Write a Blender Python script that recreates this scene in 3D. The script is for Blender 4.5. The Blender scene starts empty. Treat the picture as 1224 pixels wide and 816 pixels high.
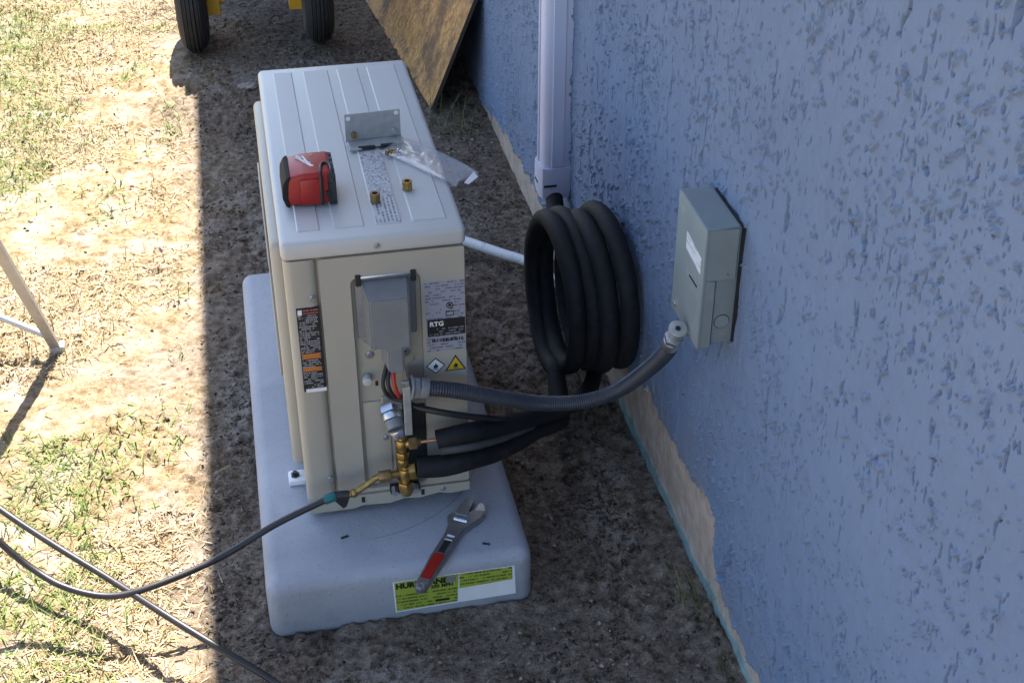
import bpy, bmesh, math, random
import numpy as np
from mathutils import Vector, Matrix

# ------------------------------------------------------------------ camera, sky, sun, exposure
scene = bpy.context.scene
COL = scene.collection
random.seed(7)
RNG = np.random.default_rng(11)
R = math.radians

cam_data = bpy.data.cameras.new('camera')
cam = bpy.data.objects.new('camera', cam_data)
COL.objects.link(cam)
cam.location = (-0.0171, -1.9283, 1.7367)
_p, _y = R(33.5), R(11.546)
_fw = Vector((math.sin(_y) * math.cos(_p), math.cos(_y) * math.cos(_p), -math.sin(_p)))
cam.rotation_euler = _fw.to_track_quat('-Z', 'Y').to_euler()
cam_data.sensor_width = 36.0
cam_data.lens = 1634.0 / 1224.0 * 36.0
cam_data.clip_start = 0.05
cam_data.clip_end = 600.0
scene.camera = cam

SUN_A, SUN_B = 0.125, 0.58            # shadow shift in -x and -y for one metre of height
world = bpy.data.worlds.new('World')
scene.world = world
world.use_nodes = True
wn = world.node_tree
wn.nodes.clear()
sky = wn.nodes.new('ShaderNodeTexSky')
sky.sky_type = 'NISHITA'
sky.sun_disc = False
sky.sun_elevation = math.atan(1.0 / math.hypot(SUN_A, SUN_B))
sky.sun_rotation = math.atan2(SUN_A, SUN_B)
sky.air_density = 1.0
sky.dust_density = 1.0
sky.ozone_density = 1.5
bg = wn.nodes.new('ShaderNodeBackground')
bg.inputs['Strength'].default_value = 0.1
wo = wn.nodes.new('ShaderNodeOutputWorld')
wn.links.new(sky.outputs[0], bg.inputs[0])
wn.links.new(bg.outputs[0], wo.inputs[0])

sun_data = bpy.data.lights.new('sun', 'SUN')
sun_data.energy = 5.0
sun_data.angle = R(0.5)
sun_data.color = (1.0, 0.94, 0.85)
sun = bpy.data.objects.new('sun', sun_data)
COL.objects.link(sun)
sun.rotation_euler = Vector((-SUN_A, -SUN_B, -1.0)).to_track_quat('-Z', 'Y').to_euler()
sun.location = (1, 3, 6)

scene.view_settings.view_transform = 'Standard'
scene.view_settings.look = 'None'
scene.view_settings.exposure = 2.05
scene.view_settings.gamma = 1.0
scene.view_settings.use_curve_mapping = False

# ------------------------------------------------------------------ helpers
ORIGIN = {}

def tag(o, label, cat, group=None, kind=None):
    if label: o['label'] = label
    if cat: o['category'] = cat
    if group: o['group'] = group
    if kind: o['kind'] = kind
    return o

def thing(name, loc, label, cat, group=None):
    o = bpy.data.objects.new(name, None)
    o.empty_display_size = 0.05
    COL.objects.link(o)
    o.location = loc
    ORIGIN[o] = Vector(loc)
    return tag(o, label, cat, group)

def to_mesh(src, name):
    if isinstance(src, bmesh.types.BMesh):
        me = bpy.data.meshes.new(name)
        src.to_mesh(me)
        src.free()
        return me
    return src

def part(name, src, mat, parent=None, smooth=None, loc=None):
    """link world-space geometry as one mesh; smooth = angle in degrees"""
    me = to_mesh(src, name)
    o = bpy.data.objects.new(name, me)
    COL.objects.link(o)
    if mat is not None:
        me.materials.append(mat)
    if parent is not None:
        org = ORIGIN[parent]
        o.parent = parent
    else:
        org = Vector(loc) if loc is not None else Vector((0, 0, 0))
        o.location = org
    ORIGIN[o] = org
    if org.length > 0:
        me.transform(Matrix.Translation(-org))
    if smooth is not None:
        me.polygons.foreach_set('use_smooth', np.ones(len(me.polygons), dtype=bool))
        if smooth < 180:
            me.set_sharp_from_angle(angle=R(smooth))
    return o

def box(bm, x0, x1, y0, y1, z0, z1, bev=0.0, seg=2, rot=None, piv=None, vert_only=False):
    nb = bmesh.new()
    bmesh.ops.create_cube(nb, size=1.0)
    for v in nb.verts:
        v.co = Vector((x0 + (v.co.x + .5) * (x1 - x0), y0 + (v.co.y + .5) * (y1 - y0), z0 + (v.co.z + .5) * (z1 - z0)))
    if bev > 0:
        es = nb.edges[:]
        if vert_only:
            es = [e for e in es if abs(e.verts[0].co.z - e.verts[1].co.z) > 1e-6]
        bmesh.ops.bevel(nb, geom=es, offset=bev, segments=seg, affect='EDGES', profile=0.5)
    if rot is not None:
        p = Vector(piv) if piv is not None else Vector(((x0 + x1) / 2, (y0 + y1) / 2, (z0 + z1) / 2))
        nb.transform(Matrix.Translation(p) @ rot.to_4x4() @ Matrix.Translation(-p))
    merge(bm, nb)

def merge(bm, nb):
    tmp = bpy.data.meshes.new('tmp')
    nb.to_mesh(tmp)
    nb.free()
    bm.from_mesh(tmp)
    bpy.data.meshes.remove(tmp)

def cyl(bm, p0, p1, r0, r1=None, n=16, cap=True, bev=0.0):
    p0, p1 = Vector(p0), Vector(p1)
    r1 = r0 if r1 is None else r1
    d = p1 - p0
    nb = bmesh.new()
    bmesh.ops.create_cone(nb, cap_ends=cap, segments=n, radius1=r0, radius2=r1, depth=d.length)
    if bev > 0:
        es = [e for e in nb.edges if abs(e.verts[0].co.z - e.verts[1].co.z) < 1e-7]
        bmesh.ops.bevel(nb, geom=es, offset=bev, segments=2, affect='EDGES', profile=0.5)
    q = d.normalized().to_track_quat('Z', 'Y')
    nb.transform(Matrix.Translation((p0 + p1) / 2) @ q.to_matrix().to_4x4())
    merge(bm, nb)

def catmull(pts, n=10, closed=False):
    P = [Vector(p) for p in pts]
    out = []
    m = len(P)
    for i in range(m - 1):
        a = P[max(i - 1, 0)]; b = P[i]; c = P[i + 1]; d = P[min(i + 2, m - 1)]
        for k in range(n):
            t = k / n
            out.append(0.5 * ((2 * b) + (c - a) * t + (2 * a - 5 * b + 4 * c - d) * t * t + (3 * b - a - 3 * c + d) * t ** 3))
    out.append(P[-1])
    return out

def tube(bm, path, rad, n=12, cap=True):
    """rad: number or function of (index, arc length) -> radius"""
    P = [Vector(p) for p in path]
    T = []
    for i in range(len(P)):
        t = P[min(i + 1, len(P) - 1)] - P[max(i - 1, 0)]
        T.append(t.normalized())
    up = Vector((0, 0, 1)) if abs(T[0].z) < 0.9 else Vector((1, 0, 0))
    u = T[0].cross(up).normalized()
    rings = []
    s = 0.0
    for i, p in enumerate(P):
        if i:
            s += (P[i] - P[i - 1]).length
            q = T[i - 1].rotation_difference(T[i])
            u = (q @ u)
            u = (u - T[i] * u.dot(T[i])).normalized()
        w = T[i].cross(u)
        r = rad(i, s) if callable(rad) else rad
        rings.append([bm.verts.new(p + (u * math.cos(2 * math.pi * k / n) + w * math.sin(2 * math.pi * k / n)) * r) for k in range(n)])
    for a, b in zip(rings, rings[1:]):
        for k in range(n):
            bm.faces.new((a[k], a[(k + 1) % n], b[(k + 1) % n], b[k]))
    if cap:
        bm.faces.new(list(reversed(rings[0])))
        bm.faces.new(rings[-1])

def rrect(x0, x1, z0, z1, r, k=5):
    pts = []
    for cx, cz, a0 in ((x1 - r, z1 - r, 0), (x0 + r, z1 - r, 90), (x0 + r, z0 + r, 180), (x1 - r, z0 + r, 270)):
        for i in range(k + 1):
            a = R(a0 + 90 * i / k)
            pts.append((cx + r * math.cos(a), cz + r * math.sin(a)))
    return pts

def ring_plate(bm, outer, inner, y0, y1, fn=None):
    """plate with a hole in the xz plane between y0 (front) and y1 (back)"""
    fn = fn or (lambda x, z, y: (x, y, z))
    n = len(outer)
    of = [bm.verts.new(fn(x, z, y0)) for x, z in outer]
    ob = [bm.verts.new(fn(x, z, y1)) for x, z in outer]
    jf = [bm.verts.new(fn(x, z, y0)) for x, z in inner]
    jb = [bm.verts.new(fn(x, z, y1)) for x, z in inner]
    for i in range(n):
        j = (i + 1) % n
        bm.faces.new((of[i], of[j], jf[j], jf[i]))
        bm.faces.new((of[j], of[i], ob[i], ob[j]))
        bm.faces.new((jf[i], jf[j], jb[j], jb[i]))
    bmesh.ops.recalc_face_normals(bm, faces=bm.faces[:])

def prism(bm, pts, fn0, fn1):
    """closed outline extruded between two mappings"""
    a = [bm.verts.new(fn0(*p)) for p in pts]
    b = [bm.verts.new(fn1(*p)) for p in pts]
    n = len(pts)
    fs = [bm.faces.new(a), bm.faces.new(list(reversed(b)))]
    for i in range(n):
        fs.append(bm.faces.new((a[(i + 1) % n], a[i], b[i], b[(i + 1) % n])))
    bmesh.ops.recalc_face_normals(bm, faces=fs)

def text_mesh(s, size, matrix, extrude=0.0002, shear=0.0, bold=0.0):
    cu = bpy.data.curves.new('text', 'FONT')
    cu.body = s
    cu.size = size
    cu.extrude = extrude
    cu.shear = shear
    cu.offset = bold
    cu.resolution_u = 3
    ob = bpy.data.objects.new('text_tmp', cu)
    COL.objects.link(ob)
    bpy.context.view_layer.update()
    me = bpy.data.meshes.new_from_object(ob.evaluated_get(bpy.context.evaluated_depsgraph_get()))
    bpy.data.objects.remove(ob)
    bpy.data.curves.remove(cu)
    me.transform(matrix)
    return me

# ---- value noise on numpy arrays
def vnoise(x, y, seed=0):
    g = np.random.default_rng(seed).random((256, 256))
    xi = np.floor(x).astype(int); yi = np.floor(y).astype(int)
    fx = x - xi; fy = y - yi
    fx = fx * fx * (3 - 2 * fx); fy = fy * fy * (3 - 2 * fy)
    a = g[xi % 256, yi % 256]; b = g[(xi + 1) % 256, yi % 256]
    c = g[xi % 256, (yi + 1) % 256]; d = g[(xi + 1) % 256, (yi + 1) % 256]
    return (a * (1 - fx) + b * fx) * (1 - fy) + (c * (1 - fx) + d * fx) * fy

def fbm(x, y, s, octv=4, seed=0, gain=0.5):
    t = 0; a = 1; n = 0
    for o in range(octv):
        t = t + a * vnoise(x / s * 2 ** o + 17.3 * o, y / s * 2 ** o + 5.1 * o, seed + o)
        n += a; a *= gain
    return t / n

def sstep(e0, e1, v):
    t = np.clip((v - e0) / (e1 - e0), 0, 1)
    return t * t * (3 - 2 * t)

def axis(spans):
    """spans: list of (start, end, step) -> coordinates"""
    out = []
    for a, b, s in spans:
        n = max(1, int(round((b - a) / s)))
        out.extend(np.linspace(a, b, n, endpoint=False))
    out.append(spans[-1][1])
    return np.array(out)

def grid_mesh(name, X, Y, Z, flip=False):
    """X, Y, Z arrays of one shape (m, n)"""
    m, n = X.shape
    me = bpy.data.meshes.new(name)
    co = np.stack([X, Y, Z], -1).reshape(-1, 3).astype(np.float32)
    idx = np.arange(m * n).reshape(m, n)
    q = np.stack([idx[:-1, :-1], idx[1:, :-1], idx[1:, 1:], idx[:-1, 1:]], -1).reshape(-1, 4)
    if flip:
        q = q[:, ::-1]
    nf = len(q)
    me.vertices.add(m * n)
    me.vertices.foreach_set('co', co.ravel())
    me.loops.add(nf * 4)
    me.loops.foreach_set('vertex_index', q.ravel().astype(np.int32))
    me.polygons.add(nf)
    me.polygons.foreach_set('loop_start', (np.arange(nf) * 4).astype(np.int32))
    me.update(calc_edges=True)
    me.polygons.foreach_set('use_smooth', np.ones(nf, dtype=bool))
    return me

def attr(me, name, v):
    a = me.attributes.new(name, 'FLOAT', 'POINT')
    a.data.foreach_set('value', np.asarray(v, dtype=np.float32).ravel())

# ---- materials
class NT:
    def __init__(s, name):
        s.m = bpy.data.materials.new(name)
        s.m.use_nodes = True
        s.t = s.m.node_tree
        s.b = s.t.nodes['Principled BSDF']
    def n(s, kind, **kw):
        o = s.t.nodes.new(kind)
        for k, v in kw.items():
            setattr(o, k, v)
        return o
    def l(s, a, b):
        s.t.links.new(a, b)
    def coord(s, scale=(1, 1, 1), which='Object'):
        c = s.n('ShaderNodeTexCoord')
        mp = s.n('ShaderNodeMapping')
        mp.inputs['Scale'].default_value = scale
        s.l(c.outputs[which], mp.inputs[0])
        return mp.outputs[0]
    def noise(s, vec, scale, detail=4, rough=0.55):
        o = s.n('ShaderNodeTexNoise')
        o.inputs['Scale'].default_value = scale
        o.inputs['Detail'].default_value = detail
        o.inputs['Roughness'].default_value = rough
        s.l(vec, o.inputs['Vector'])
        return o.outputs['Fac']
    def ramp(s, fac, stops):
        o = s.n('ShaderNodeValToRGB')
        e = o.color_ramp.elements
        while len(e) < len(stops):
            e.new(0.5)
        for el, (p, c) in zip(e, stops):
            el.position = p
            el.color = (c[0], c[1], c[2], 1)
        s.l(fac, o.inputs[0])
        return o.outputs[0]
    def mix(s, fac, a, b, mode='MIX'):
        o = s.n('ShaderNodeMix', data_type='RGBA', blend_type=mode)
        for sock, v in ((o.inputs[0], fac), (o.inputs[6], a), (o.inputs[7], b)):
            if hasattr(v, 'is_linked'):
                s.l(v, sock)
            elif isinstance(v, (int, float)):
                sock.default_value = v
            else:
                sock.default_value = (v[0], v[1], v[2], 1)
        return o.outputs[2]
    def math(s, op, a, b=0.0):
        o = s.n('ShaderNodeMath', operation=op)
        for sock, v in ((o.inputs[0], a), (o.inputs[1], b)):
            if hasattr(v, 'is_linked'):
                s.l(v, sock)
            else:
                sock.default_value = v
        return o.outputs[0]
    def attr(s, name):
        o = s.n('ShaderNodeAttribute')
        o.attribute_name = name
        return o.outputs['Fac']
    def bump(s, h, dist, strength=1.0):
        o = s.n('ShaderNodeBump')
        o.inputs['Distance'].default_value = dist
        o.inputs['Strength'].default_value = strength
        s.l(h, o.inputs['Height'])
        s.l(o.outputs[0], s.b.inputs['Normal'])
    def set(s, color=None, rough=None, metal=None, spec=None):
        if color is not None:
            if hasattr(color, 'is_linked'):
                s.l(color, s.b.inputs['Base Color'])
            else:
                s.b.inputs['Base Color'].default_value = (color[0], color[1], color[2], 1)
        if rough is not None:
            if hasattr(rough, 'is_linked'):
                s.l(rough, s.b.inputs['Roughness'])
            else:
                s.b.inputs['Roughness'].default_value = rough
        if metal is not None: s.b.inputs['Metallic'].default_value = metal
        if spec is not None: s.b.inputs['Specular IOR Level'].default_value = spec
        return s.m

def simple(name, c, rough=0.5, metal=0.0, var=0.12, scale=40, bump=0.0, bscale=300, dirt=None, spec=None):
    t = NT(name)
    v = t.coord()
    f = t.noise(v, scale, 5)
    lo = [x * (1 - var) for x in c]; hi = [min(1, x * (1 + var)) for x in c]
    col = t.ramp(f, [(0.3, lo), (0.7, hi)])
    if dirt:
        g = t.noise(v, dirt[1], 6, 0.65)
        k = t.ramp(g, [(dirt[2], (0, 0, 0)), (dirt[3], (1, 1, 1))])
        col = t.mix(k, col, dirt[0])
    r = t.n('ShaderNodeMapRange')
    t.l(f, r.inputs[0])
    r.inputs[3].default_value = max(0.02, rough - 0.08); r.inputs[4].default_value = min(1, rough + 0.08)
    if bump > 0:
        t.bump(t.noise(v, bscale, 3), bump)
    return t.set(col, r.outputs[0], metal, spec)

def printed(name, paper, ink, pitch, ax=('x', 'z'), cover=0.5, letter=260, rough=0.45, region=None):
    """rows of small unreadable print: rows along ax[0], stacked along ax[1]"""
    t = NT(name)
    c = t.n('ShaderNodeTexCoord')
    sp = t.n('ShaderNodeSeparateXYZ')
    t.l(c.outputs['Object'], sp.inputs[0])
    u = sp.outputs[ax[0].upper()]; w = sp.outputs[ax[1].upper()]
    row = t.math('MULTIPLY', w, 1.0 / pitch)
    fr = t.math('FRACT', row)
    on = t.math('MULTIPLY', t.math('GREATER_THAN', fr, 0.28), t.math('LESS_THAN', fr, 0.80))
    cm = t.n('ShaderNodeCombineXYZ')
    t.l(t.math('MULTIPLY', u, letter), cm.inputs[0])
    t.l(t.math('MULTIPLY', t.math('FLOOR', row), 7.31), cm.inputs[1])
    n1 = t.noise(cm.outputs[0], 1.0, 2)
    cm2 = t.n('ShaderNodeCombineXYZ')
    t.l(t.math('MULTIPLY', u, letter / 9), cm2.inputs[0])
    t.l(t.math('MULTIPLY', t.math('FLOOR', row), 3.7), cm2.inputs[1])
    n2 = t.noise(cm2.outputs[0], 1.0, 1)
    k = t.math('MULTIPLY', t.math('MULTIPLY', on, t.math('GREATER_THAN', n1, 0.44)), t.math('LESS_THAN', n2, cover))
    return t.set(t.mix(k, paper, ink), rough)

M = {}
M['casing'] = simple('cream painted steel', (0.385, 0.36, 0.30), 0.42, var=0.04, scale=9, dirt=((0.31, 0.27, 0.20), 14, 0.62, 0.80))
M['top'] = simple('ivory painted steel lid', (0.485, 0.485, 0.465), 0.40, var=0.035, scale=8, dirt=((0.46, 0.45, 0.42), 22, 0.63, 0.82))
M['fin'] = simple('dark coil fins', (0.05, 0.055, 0.06), 0.5, 0.3)
M['greycover'] = simple('grey painted cover', (0.20, 0.205, 0.21), 0.36, var=0.06)
M['black'] = simple('black plastic', (0.018, 0.018, 0.02), 0.45, var=0.2)
M['mattblack'] = simple('matt black plastic', (0.016, 0.016, 0.018), 0.75, var=0.2, spec=0.2)
M['foam'] = simple('black foam insulation', (0.013, 0.013, 0.015), 0.66, var=0.4, scale=60, bump=0.0008, bscale=700, spec=0.25, dirt=((0.060, 0.058, 0.055), 13, 0.64, 0.84))
M['rubber'] = simple('black hose rubber', (0.02, 0.017, 0.018), 0.42, var=0.25, scale=90)
M['tyre'] = simple('tyre rubber', (0.020, 0.020, 0.021), 0.75, var=0.3, scale=50, dirt=((0.09, 0.075, 0.06), 16, 0.60, 0.80))
M['steel'] = simple('zinc plated steel', (0.55, 0.56, 0.58), 0.32, 0.9, var=0.12, scale=60)
M['chrome'] = simple('chrome cap', (0.60, 0.62, 0.66), 0.27, 0.9, var=0.05)
M['galv'] = simple('galvanised bracket', (0.40, 0.41, 0.40), 0.5, 0.45, var=0.14, scale=70)
M['brass'] = simple('brass', (0.42, 0.28, 0.095), 0.36, 0.9, var=0.3, scale=120)
M['brassdark'] = simple('tarnished brass', (0.27, 0.18, 0.08), 0.45, 0.75, var=0.25, scale=120)
M['copper'] = simple('copper tube', (0.70, 0.36, 0.22), 0.32, 0.9, var=0.12)
M['teal'] = simple('teal collar', (0.005, 0.12, 0.12), 0.45)
M['yellow'] = simple('yellow frame paint', (0.55, 0.30, 0.015), 0.45, var=0.12)
M['red'] = simple('red tool plastic', (0.32, 0.013, 0.010), 0.38, var=0.06, scale=30)
M['redwire'] = simple('red wire sheath', (0.45, 0.03, 0.02), 0.4)
M['white'] = simple('white print', (0.78, 0.78, 0.78), 0.5, var=0.03)
M['whitepvc'] = simple('white pipe plastic', (0.72, 0.73, 0.72), 0.38, var=0.04, dirt=((0.30, 0.27, 0.22), 30, 0.60, 0.75))
M['lilac'] = simple('off white duct plastic', (0.56, 0.565, 0.68), 0.42, var=0.03, scale=6)
M['boxgrey'] = simple('grey enclosure paint', (0.195, 0.232, 0.235), 0.5, var=0.07, scale=16, dirt=((0.27, 0.31, 0.32), 22, 0.58, 0.78))
M['inkblack'] = simple('black print', (0.012, 0.012, 0.014), 0.5)
M['inkorange'] = simple('orange print', (0.50, 0.17, 0.03), 0.5)
M['inkyellow'] = simple('yellow print', (0.62, 0.42, 0.03), 0.5)
M['alu'] = simple('ladder aluminium', (0.42, 0.42, 0.43), 0.42, 0.7, var=0.08)
M['duct_tape'] = simple('grey tape', (0.06, 0.06, 0.062), 0.5)

# ------------------------------------------------------------------ ground
WALL_X = 0.687

def ground_h(x, y):
    big = (fbm(x, y, 0.9, 3, 3) - 0.5) * 0.030
    mid = (fbm(x, y, 0.14, 4, 21) - 0.5) * 0.014
    fine = (fbm(x, y, 0.022, 3, 41, 0.6) - 0.5)
    clod = sstep(0.60, 0.72, fbm(x, y, 0.020, 2, 77, 0.6)) * 0.009 - sstep(0.60, 0.70, fbm(x + 3, y, 0.024, 2, 83, 0.6)) * 0.006
    soft = sstep(0.35, 0.65, fbm(x, y, 0.30, 3, 91))
    h = big + mid * (0.35 + 0.65 * soft) + fine * (0.005 + 0.004 * soft) + clod * (0.25 + 0.75 * soft)
    h = h - 0.004 - 0.012 * np.exp(-((x + 0.12) ** 2 + (y + 0.2) ** 2) / 0.05)
    dx = np.maximum(np.maximum(-0.087 - x, x - 0.381), 0); dy = np.maximum(np.maximum(-0.170 - y, y - 0.911), 0)
    dp = np.hypot(dx, dy)
    h = h + 0.010 * np.exp(-(dp / 0.022) ** 2) * sstep(0.35, 0.62, fbm(x, y, 0.05, 3, 55)) * (dp > 0)
    inpad = (x > -0.075) & (x < 0.37) & (y > -0.158) & (y < 0.90)
    return np.where(inpad, np.minimum(h, 0.004), h)

gx = axis([(-120, -12, 6), (-12, -1.6, 0.3), (-1.6, -0.92, 0.03), (-0.92, 0.72, 0.0058), (0.72, 3, 0.2), (3, 60, 4)])
gy = axis([(-120, -10, 6), (-10, -1.2, 0.3), (-1.2, -0.40, 0.03), (-0.40, 1.4, 0.0058), (1.4, 3.5, 0.0095), (3.5, 6, 0.1), (6, 20, 0.5), (20, 160, 6)])
GX, GY = np.meshgrid(gx, gy, indexing='ij')
GZ = ground_h(GX, GY)
gme = grid_mesh('ground', GX, GY, GZ)
t = NT('sandy yard soil')
v = t.coord()
n_big = t.noise(v, 2.2, 5, 0.6)
n_mid = t.noise(v, 9, 6, 0.65)
n_fine = t.noise(v, 70, 5, 0.7)
n_gr = t.noise(v, 420, 3, 0.6)
n_cl = t.noise(v, 46, 8, 0.82)
sand = t.ramp(n_fine, [(0.30, (0.27, 0.20, 0.145)), (0.50, (0.46, 0.365, 0.275)), (0.72, (0.60, 0.495, 0.39))])
chalk = t.ramp(n_cl, [(0.36, (0.08, 0.064, 0.050)), (0.48, (0.19, 0.155, 0.122)), (0.62, (0.36, 0.305, 0.245))])
soil = t.ramp(n_cl, [(0.39, (0.028, 0.021, 0.015)), (0.455, (0.135, 0.103, 0.078)), (0.53, (0.215, 0.172, 0.133)), (0.62, (0.33, 0.275, 0.22))])
dry = t.ramp(n_cl, [(0.34, (0.13, 0.075, 0.035)), (0.48, (0.30, 0.21, 0.115)), (0.64, (0.48, 0.375, 0.25))])
mk1 = t.ramp(n_mid, [(0.46, (0, 0, 0)), (0.60, (1, 1, 1))])
mk2 = t.ramp(n_big, [(0.40, (0, 0, 0)), (0.62, (1, 1, 1))])
yard = t.attr('yard')
lawn = t.mix(mk1, dry, sand)
pale = t.math('MULTIPLY', t.attr('pale'), t.ramp(n_cl, [(0.44, (0, 0, 0)), (0.54, (1, 1, 1))]))
soil = t.mix(t.math('MULTIPLY', pale, 0.8), soil, (0.36, 0.325, 0.285))
dirt = t.mix(t.math('MULTIPLY', t.ramp(t.noise(v, 4.2, 7, 0.68), [(0.49, (0, 0, 0)), (0.57, (1, 1, 1))]), 0.9), soil, chalk)
c = t.mix(yard, dirt, lawn)
c = t.mix(t.ramp(n_gr, [(0.35, (0.45, 0.45, 0.45)), (0.6, (0, 0, 0))]), c, (0.06, 0.045, 0.03))
t.bump(t.math('ADD', n_gr, t.math('MULTIPLY', n_fine, 1.4)), 0.006, 0.8)
m_ground = t.set(c, 0.95, spec=0.1)
ground = part('ground', gme, m_ground)
ground['kind'] = 'structure'
yd = sstep(-0.02, -0.40, GX + (fbm(GX, GY, 0.35, 3, 5) - 0.5) * 0.55)
attr(gme, 'yard', yd)
pl = np.zeros_like(GX)
for px_, py_, rx_, ry_ in ((0.565, -0.01, 0.06, 0.11), (0.60, 0.16, 0.05, 0.08), (0.47, 0.62, 0.07, 0.14), (0.50, 1.25, 0.08, 0.15), (-0.13, 0.55, 0.05, 0.20), (-0.06, 1.35, 0.10, 0.20), (0.05, -0.33, 0.14, 0.06), (0.10, 2.35, 0.20, 0.12)):
    pl = np.maximum(pl, np.exp(-((GX - px_) / rx_) ** 2 - ((GY - py_) / ry_) ** 2))
attr(gme, 'pale', sstep(0.25, 0.65, pl * (0.55 + 0.9 * fbm(GX, GY, 0.05, 3, 66))))

# ------------------------------------------------------------------ house: stucco wall, eave
house = thing('house', (WALL_X, 0, 0), 'blue-grey stucco house wall with bare tan strip along the ground', 'house')
wy = axis([(-9, -1.5, 0.5), (-1.5, -1.20, 0.03), (-1.20, 0.25, 0.00135), (0.25, 0.75, 0.0021), (0.75, 1.6, 0.0040), (1.6, 2.6, 0.010), (2.6, 9, 0.4)])
_low = np.interp(wy, [-9, -1.2, -0.40, 9], [0.60, 0.60, -0.02, -0.02])
_high = np.interp(wy, [-9, -1.2, -0.75, 0.75, 1.19, 2.2, 9], [1.42, 1.42, 1.40, 0.86, 0.70, 0.42, 0.42])
_t = np.linspace(0, 1, 410)
WZ = np.concatenate([np.linspace(-0.15, _low - 0.01, 12, axis=1), _low[:, None] + _t[None, :] * (_high - _low)[:, None], np.linspace(_high + 0.02, np.full_like(wy, 2.45), 8, axis=1)], axis=1)
WY = np.repeat(wy[:, None], WZ.shape[1], axis=1)
def stucco(y, z):
    wob = (fbm(y, z, 0.12, 3, 201) - 0.5) * 0.06 + (fbm(y, z, 0.014, 2, 205) - 0.5) * 0.009
    dens = fbm(y, z, 0.26, 3, 207)
    # long torn drag lines that run up and down, broken into short cracks
    def dist(off, sy, sz, seed):
        n0 = vnoise((y + off) / sy, z / sz, seed) - 0.5
        g = (vnoise((y + off + 0.002) / sy, z / sz, seed) - 0.5 - n0) / 0.002
        return n0 / (np.abs(g) + 2.0) * np.sign(g)
    d1 = dist(wob, 0.050, 0.60, 211)
    d2 = dist(wob * 0.8 + 3.3, 0.032, 0.26, 213)
    # a trowelled skin with ragged holes torn through it, most of them strung along the drag lines
    near1 = np.exp(-(d1 / 0.0038) ** 2) * sstep(0.34, 0.46, dens)
    near2 = np.exp(-(d2 / 0.0035) ** 2) * sstep(0.40, 0.52, fbm(y + 9, z, 0.2, 3, 221))
    clus = sstep(0.40, 0.60, fbm(y, z + 4, 0.15, 3, 225))
    rag = fbm(y, z / 2.5, 0.0098, 3, 217, 0.62)
    rag2 = fbm(y + 5, z / 1.5, 0.0058, 2, 219, 0.6)
    th = 0.805 - 0.262 * near1 - 0.125 * near2 - 0.040 * clus
    hole = sstep(0.0, 0.030, rag - th)
    hole = np.maximum(hole, 0.7 * sstep(0.0, 0.03, rag2 - (0.865 - 0.09 * clus - 0.10 * near2)))
    # small flakes that stand proud, dragged obliquely
    u = y * 0.62 + z * 0.78; w = -y * 0.78 + z * 0.62
    fl = fbm(u / 1.0, w / 2.8, 0.0060, 3, 231, 0.6)
    fleck = sstep(0.0, 0.03, fl - (0.765 - 0.070 * clus - 0.02 * near1))
    base = (fbm(y, z, 0.25, 3, 241) - 0.5) * 0.007 + (fbm(y, z / 2.2, 0.030, 3, 243, 0.6) - 0.5) * 0.0070
    return base - 0.0105 * hole + 0.0046 * fleck * (1 - hole), hole
H, PIT = stucco(WY, WZ)
ky = np.array([-9, -0.55, -0.46, -0.34, -0.285, -0.245, -0.235, -0.20, -0.09, 0.03, 0.17, 0.34, 0.6, 1.0, 1.21, 1.37, 1.66, 1.93, 2.1, 9])
kz = np.array([0.05, 0.055, 0.05, 0.045, 0.06, 0.10, 0.175, 0.185, 0.17, 0.162, 0.175, 0.11, 0.09, 0.08, 0.078, 0.078, 0.062, 0.01, 0.0, 0.0])
edge = np.interp(WY, ky, kz) + (fbm(WY, WZ, 0.05, 4, 251, 0.65) - 0.5) * 0.060
paint = sstep(-0.0015, 0.0015, WZ - edge)
tealm = sstep(0.002, -0.002, WZ - (0.020 + (fbm(WY, WZ, 0.05, 3, 261) - 0.5) * 0.035)) * sstep(0.45, 0.30, WY)
rough_base = (fbm(WY, WZ, 0.012, 3, 271) - 0.5) * 0.003 + (fbm(WY, WZ, 0.06, 3, 273) - 0.5) * 0.004
relief = np.where(paint > 0.5, H, rough_base - 0.004 + 0.002 * tealm)
WXa = WALL_X - relief
wme = grid_mesh('stucco_wall', WXa, WY, WZ, flip=True)
t = NT('blue grey painted stucco')
v = t.coord()
n0 = t.noise(v, 1.4, 4); n1 = t.noise(v, 25, 5, 0.6); n2 = t.noise(v, 500, 3)
blue = t.ramp(n0, [(0.3, (0.138, 0.190, 0.288)), (0.7, (0.168, 0.222, 0.325))])
blue = t.mix(t.ramp(n1, [(0.55, (0, 0, 0)), (0.75, (0.25, 0.25, 0.25))]), blue, (0.195, 0.250, 0.36))
dust = t.math('MULTIPLY', t.attr('splash'), t.ramp(t.noise(v, 60, 5, 0.7), [(0.42, (0, 0, 0)), (0.60, (1, 1, 1))]))
blue = t.mix(t.math('MULTIPLY', dust, 0.55), blue, (0.24, 0.20, 0.16))
tan = t.ramp(n1, [(0.3, (0.36, 0.275, 0.215)), (0.7, (0.52, 0.41, 0.33))])
tl = t.ramp(n1, [(0.3, (0.15, 0.22, 0.22)), (0.65, (0.27, 0.37, 0.365))])
bare = t.mix(t.attr('teal'), tan, tl)
t.bump(t.math('ADD', n2, t.math('MULTIPLY', n1, 2.0)), 0.0012, 0.7)
m_wall = t.set(t.mix(t.attr('paint'), bare, blue), 0.78, spec=0.2)
part('stucco_wall', wme, m_wall, house)
attr(wme, 'paint', paint)
attr(wme, 'teal', tealm)
attr(wme, 'splash', np.clip(1 - (WZ - edge) / 0.16, 0, 1) * sstep(0.40, 0.65, fbm(WY, WZ, 0.12, 3, 281)))
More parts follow.
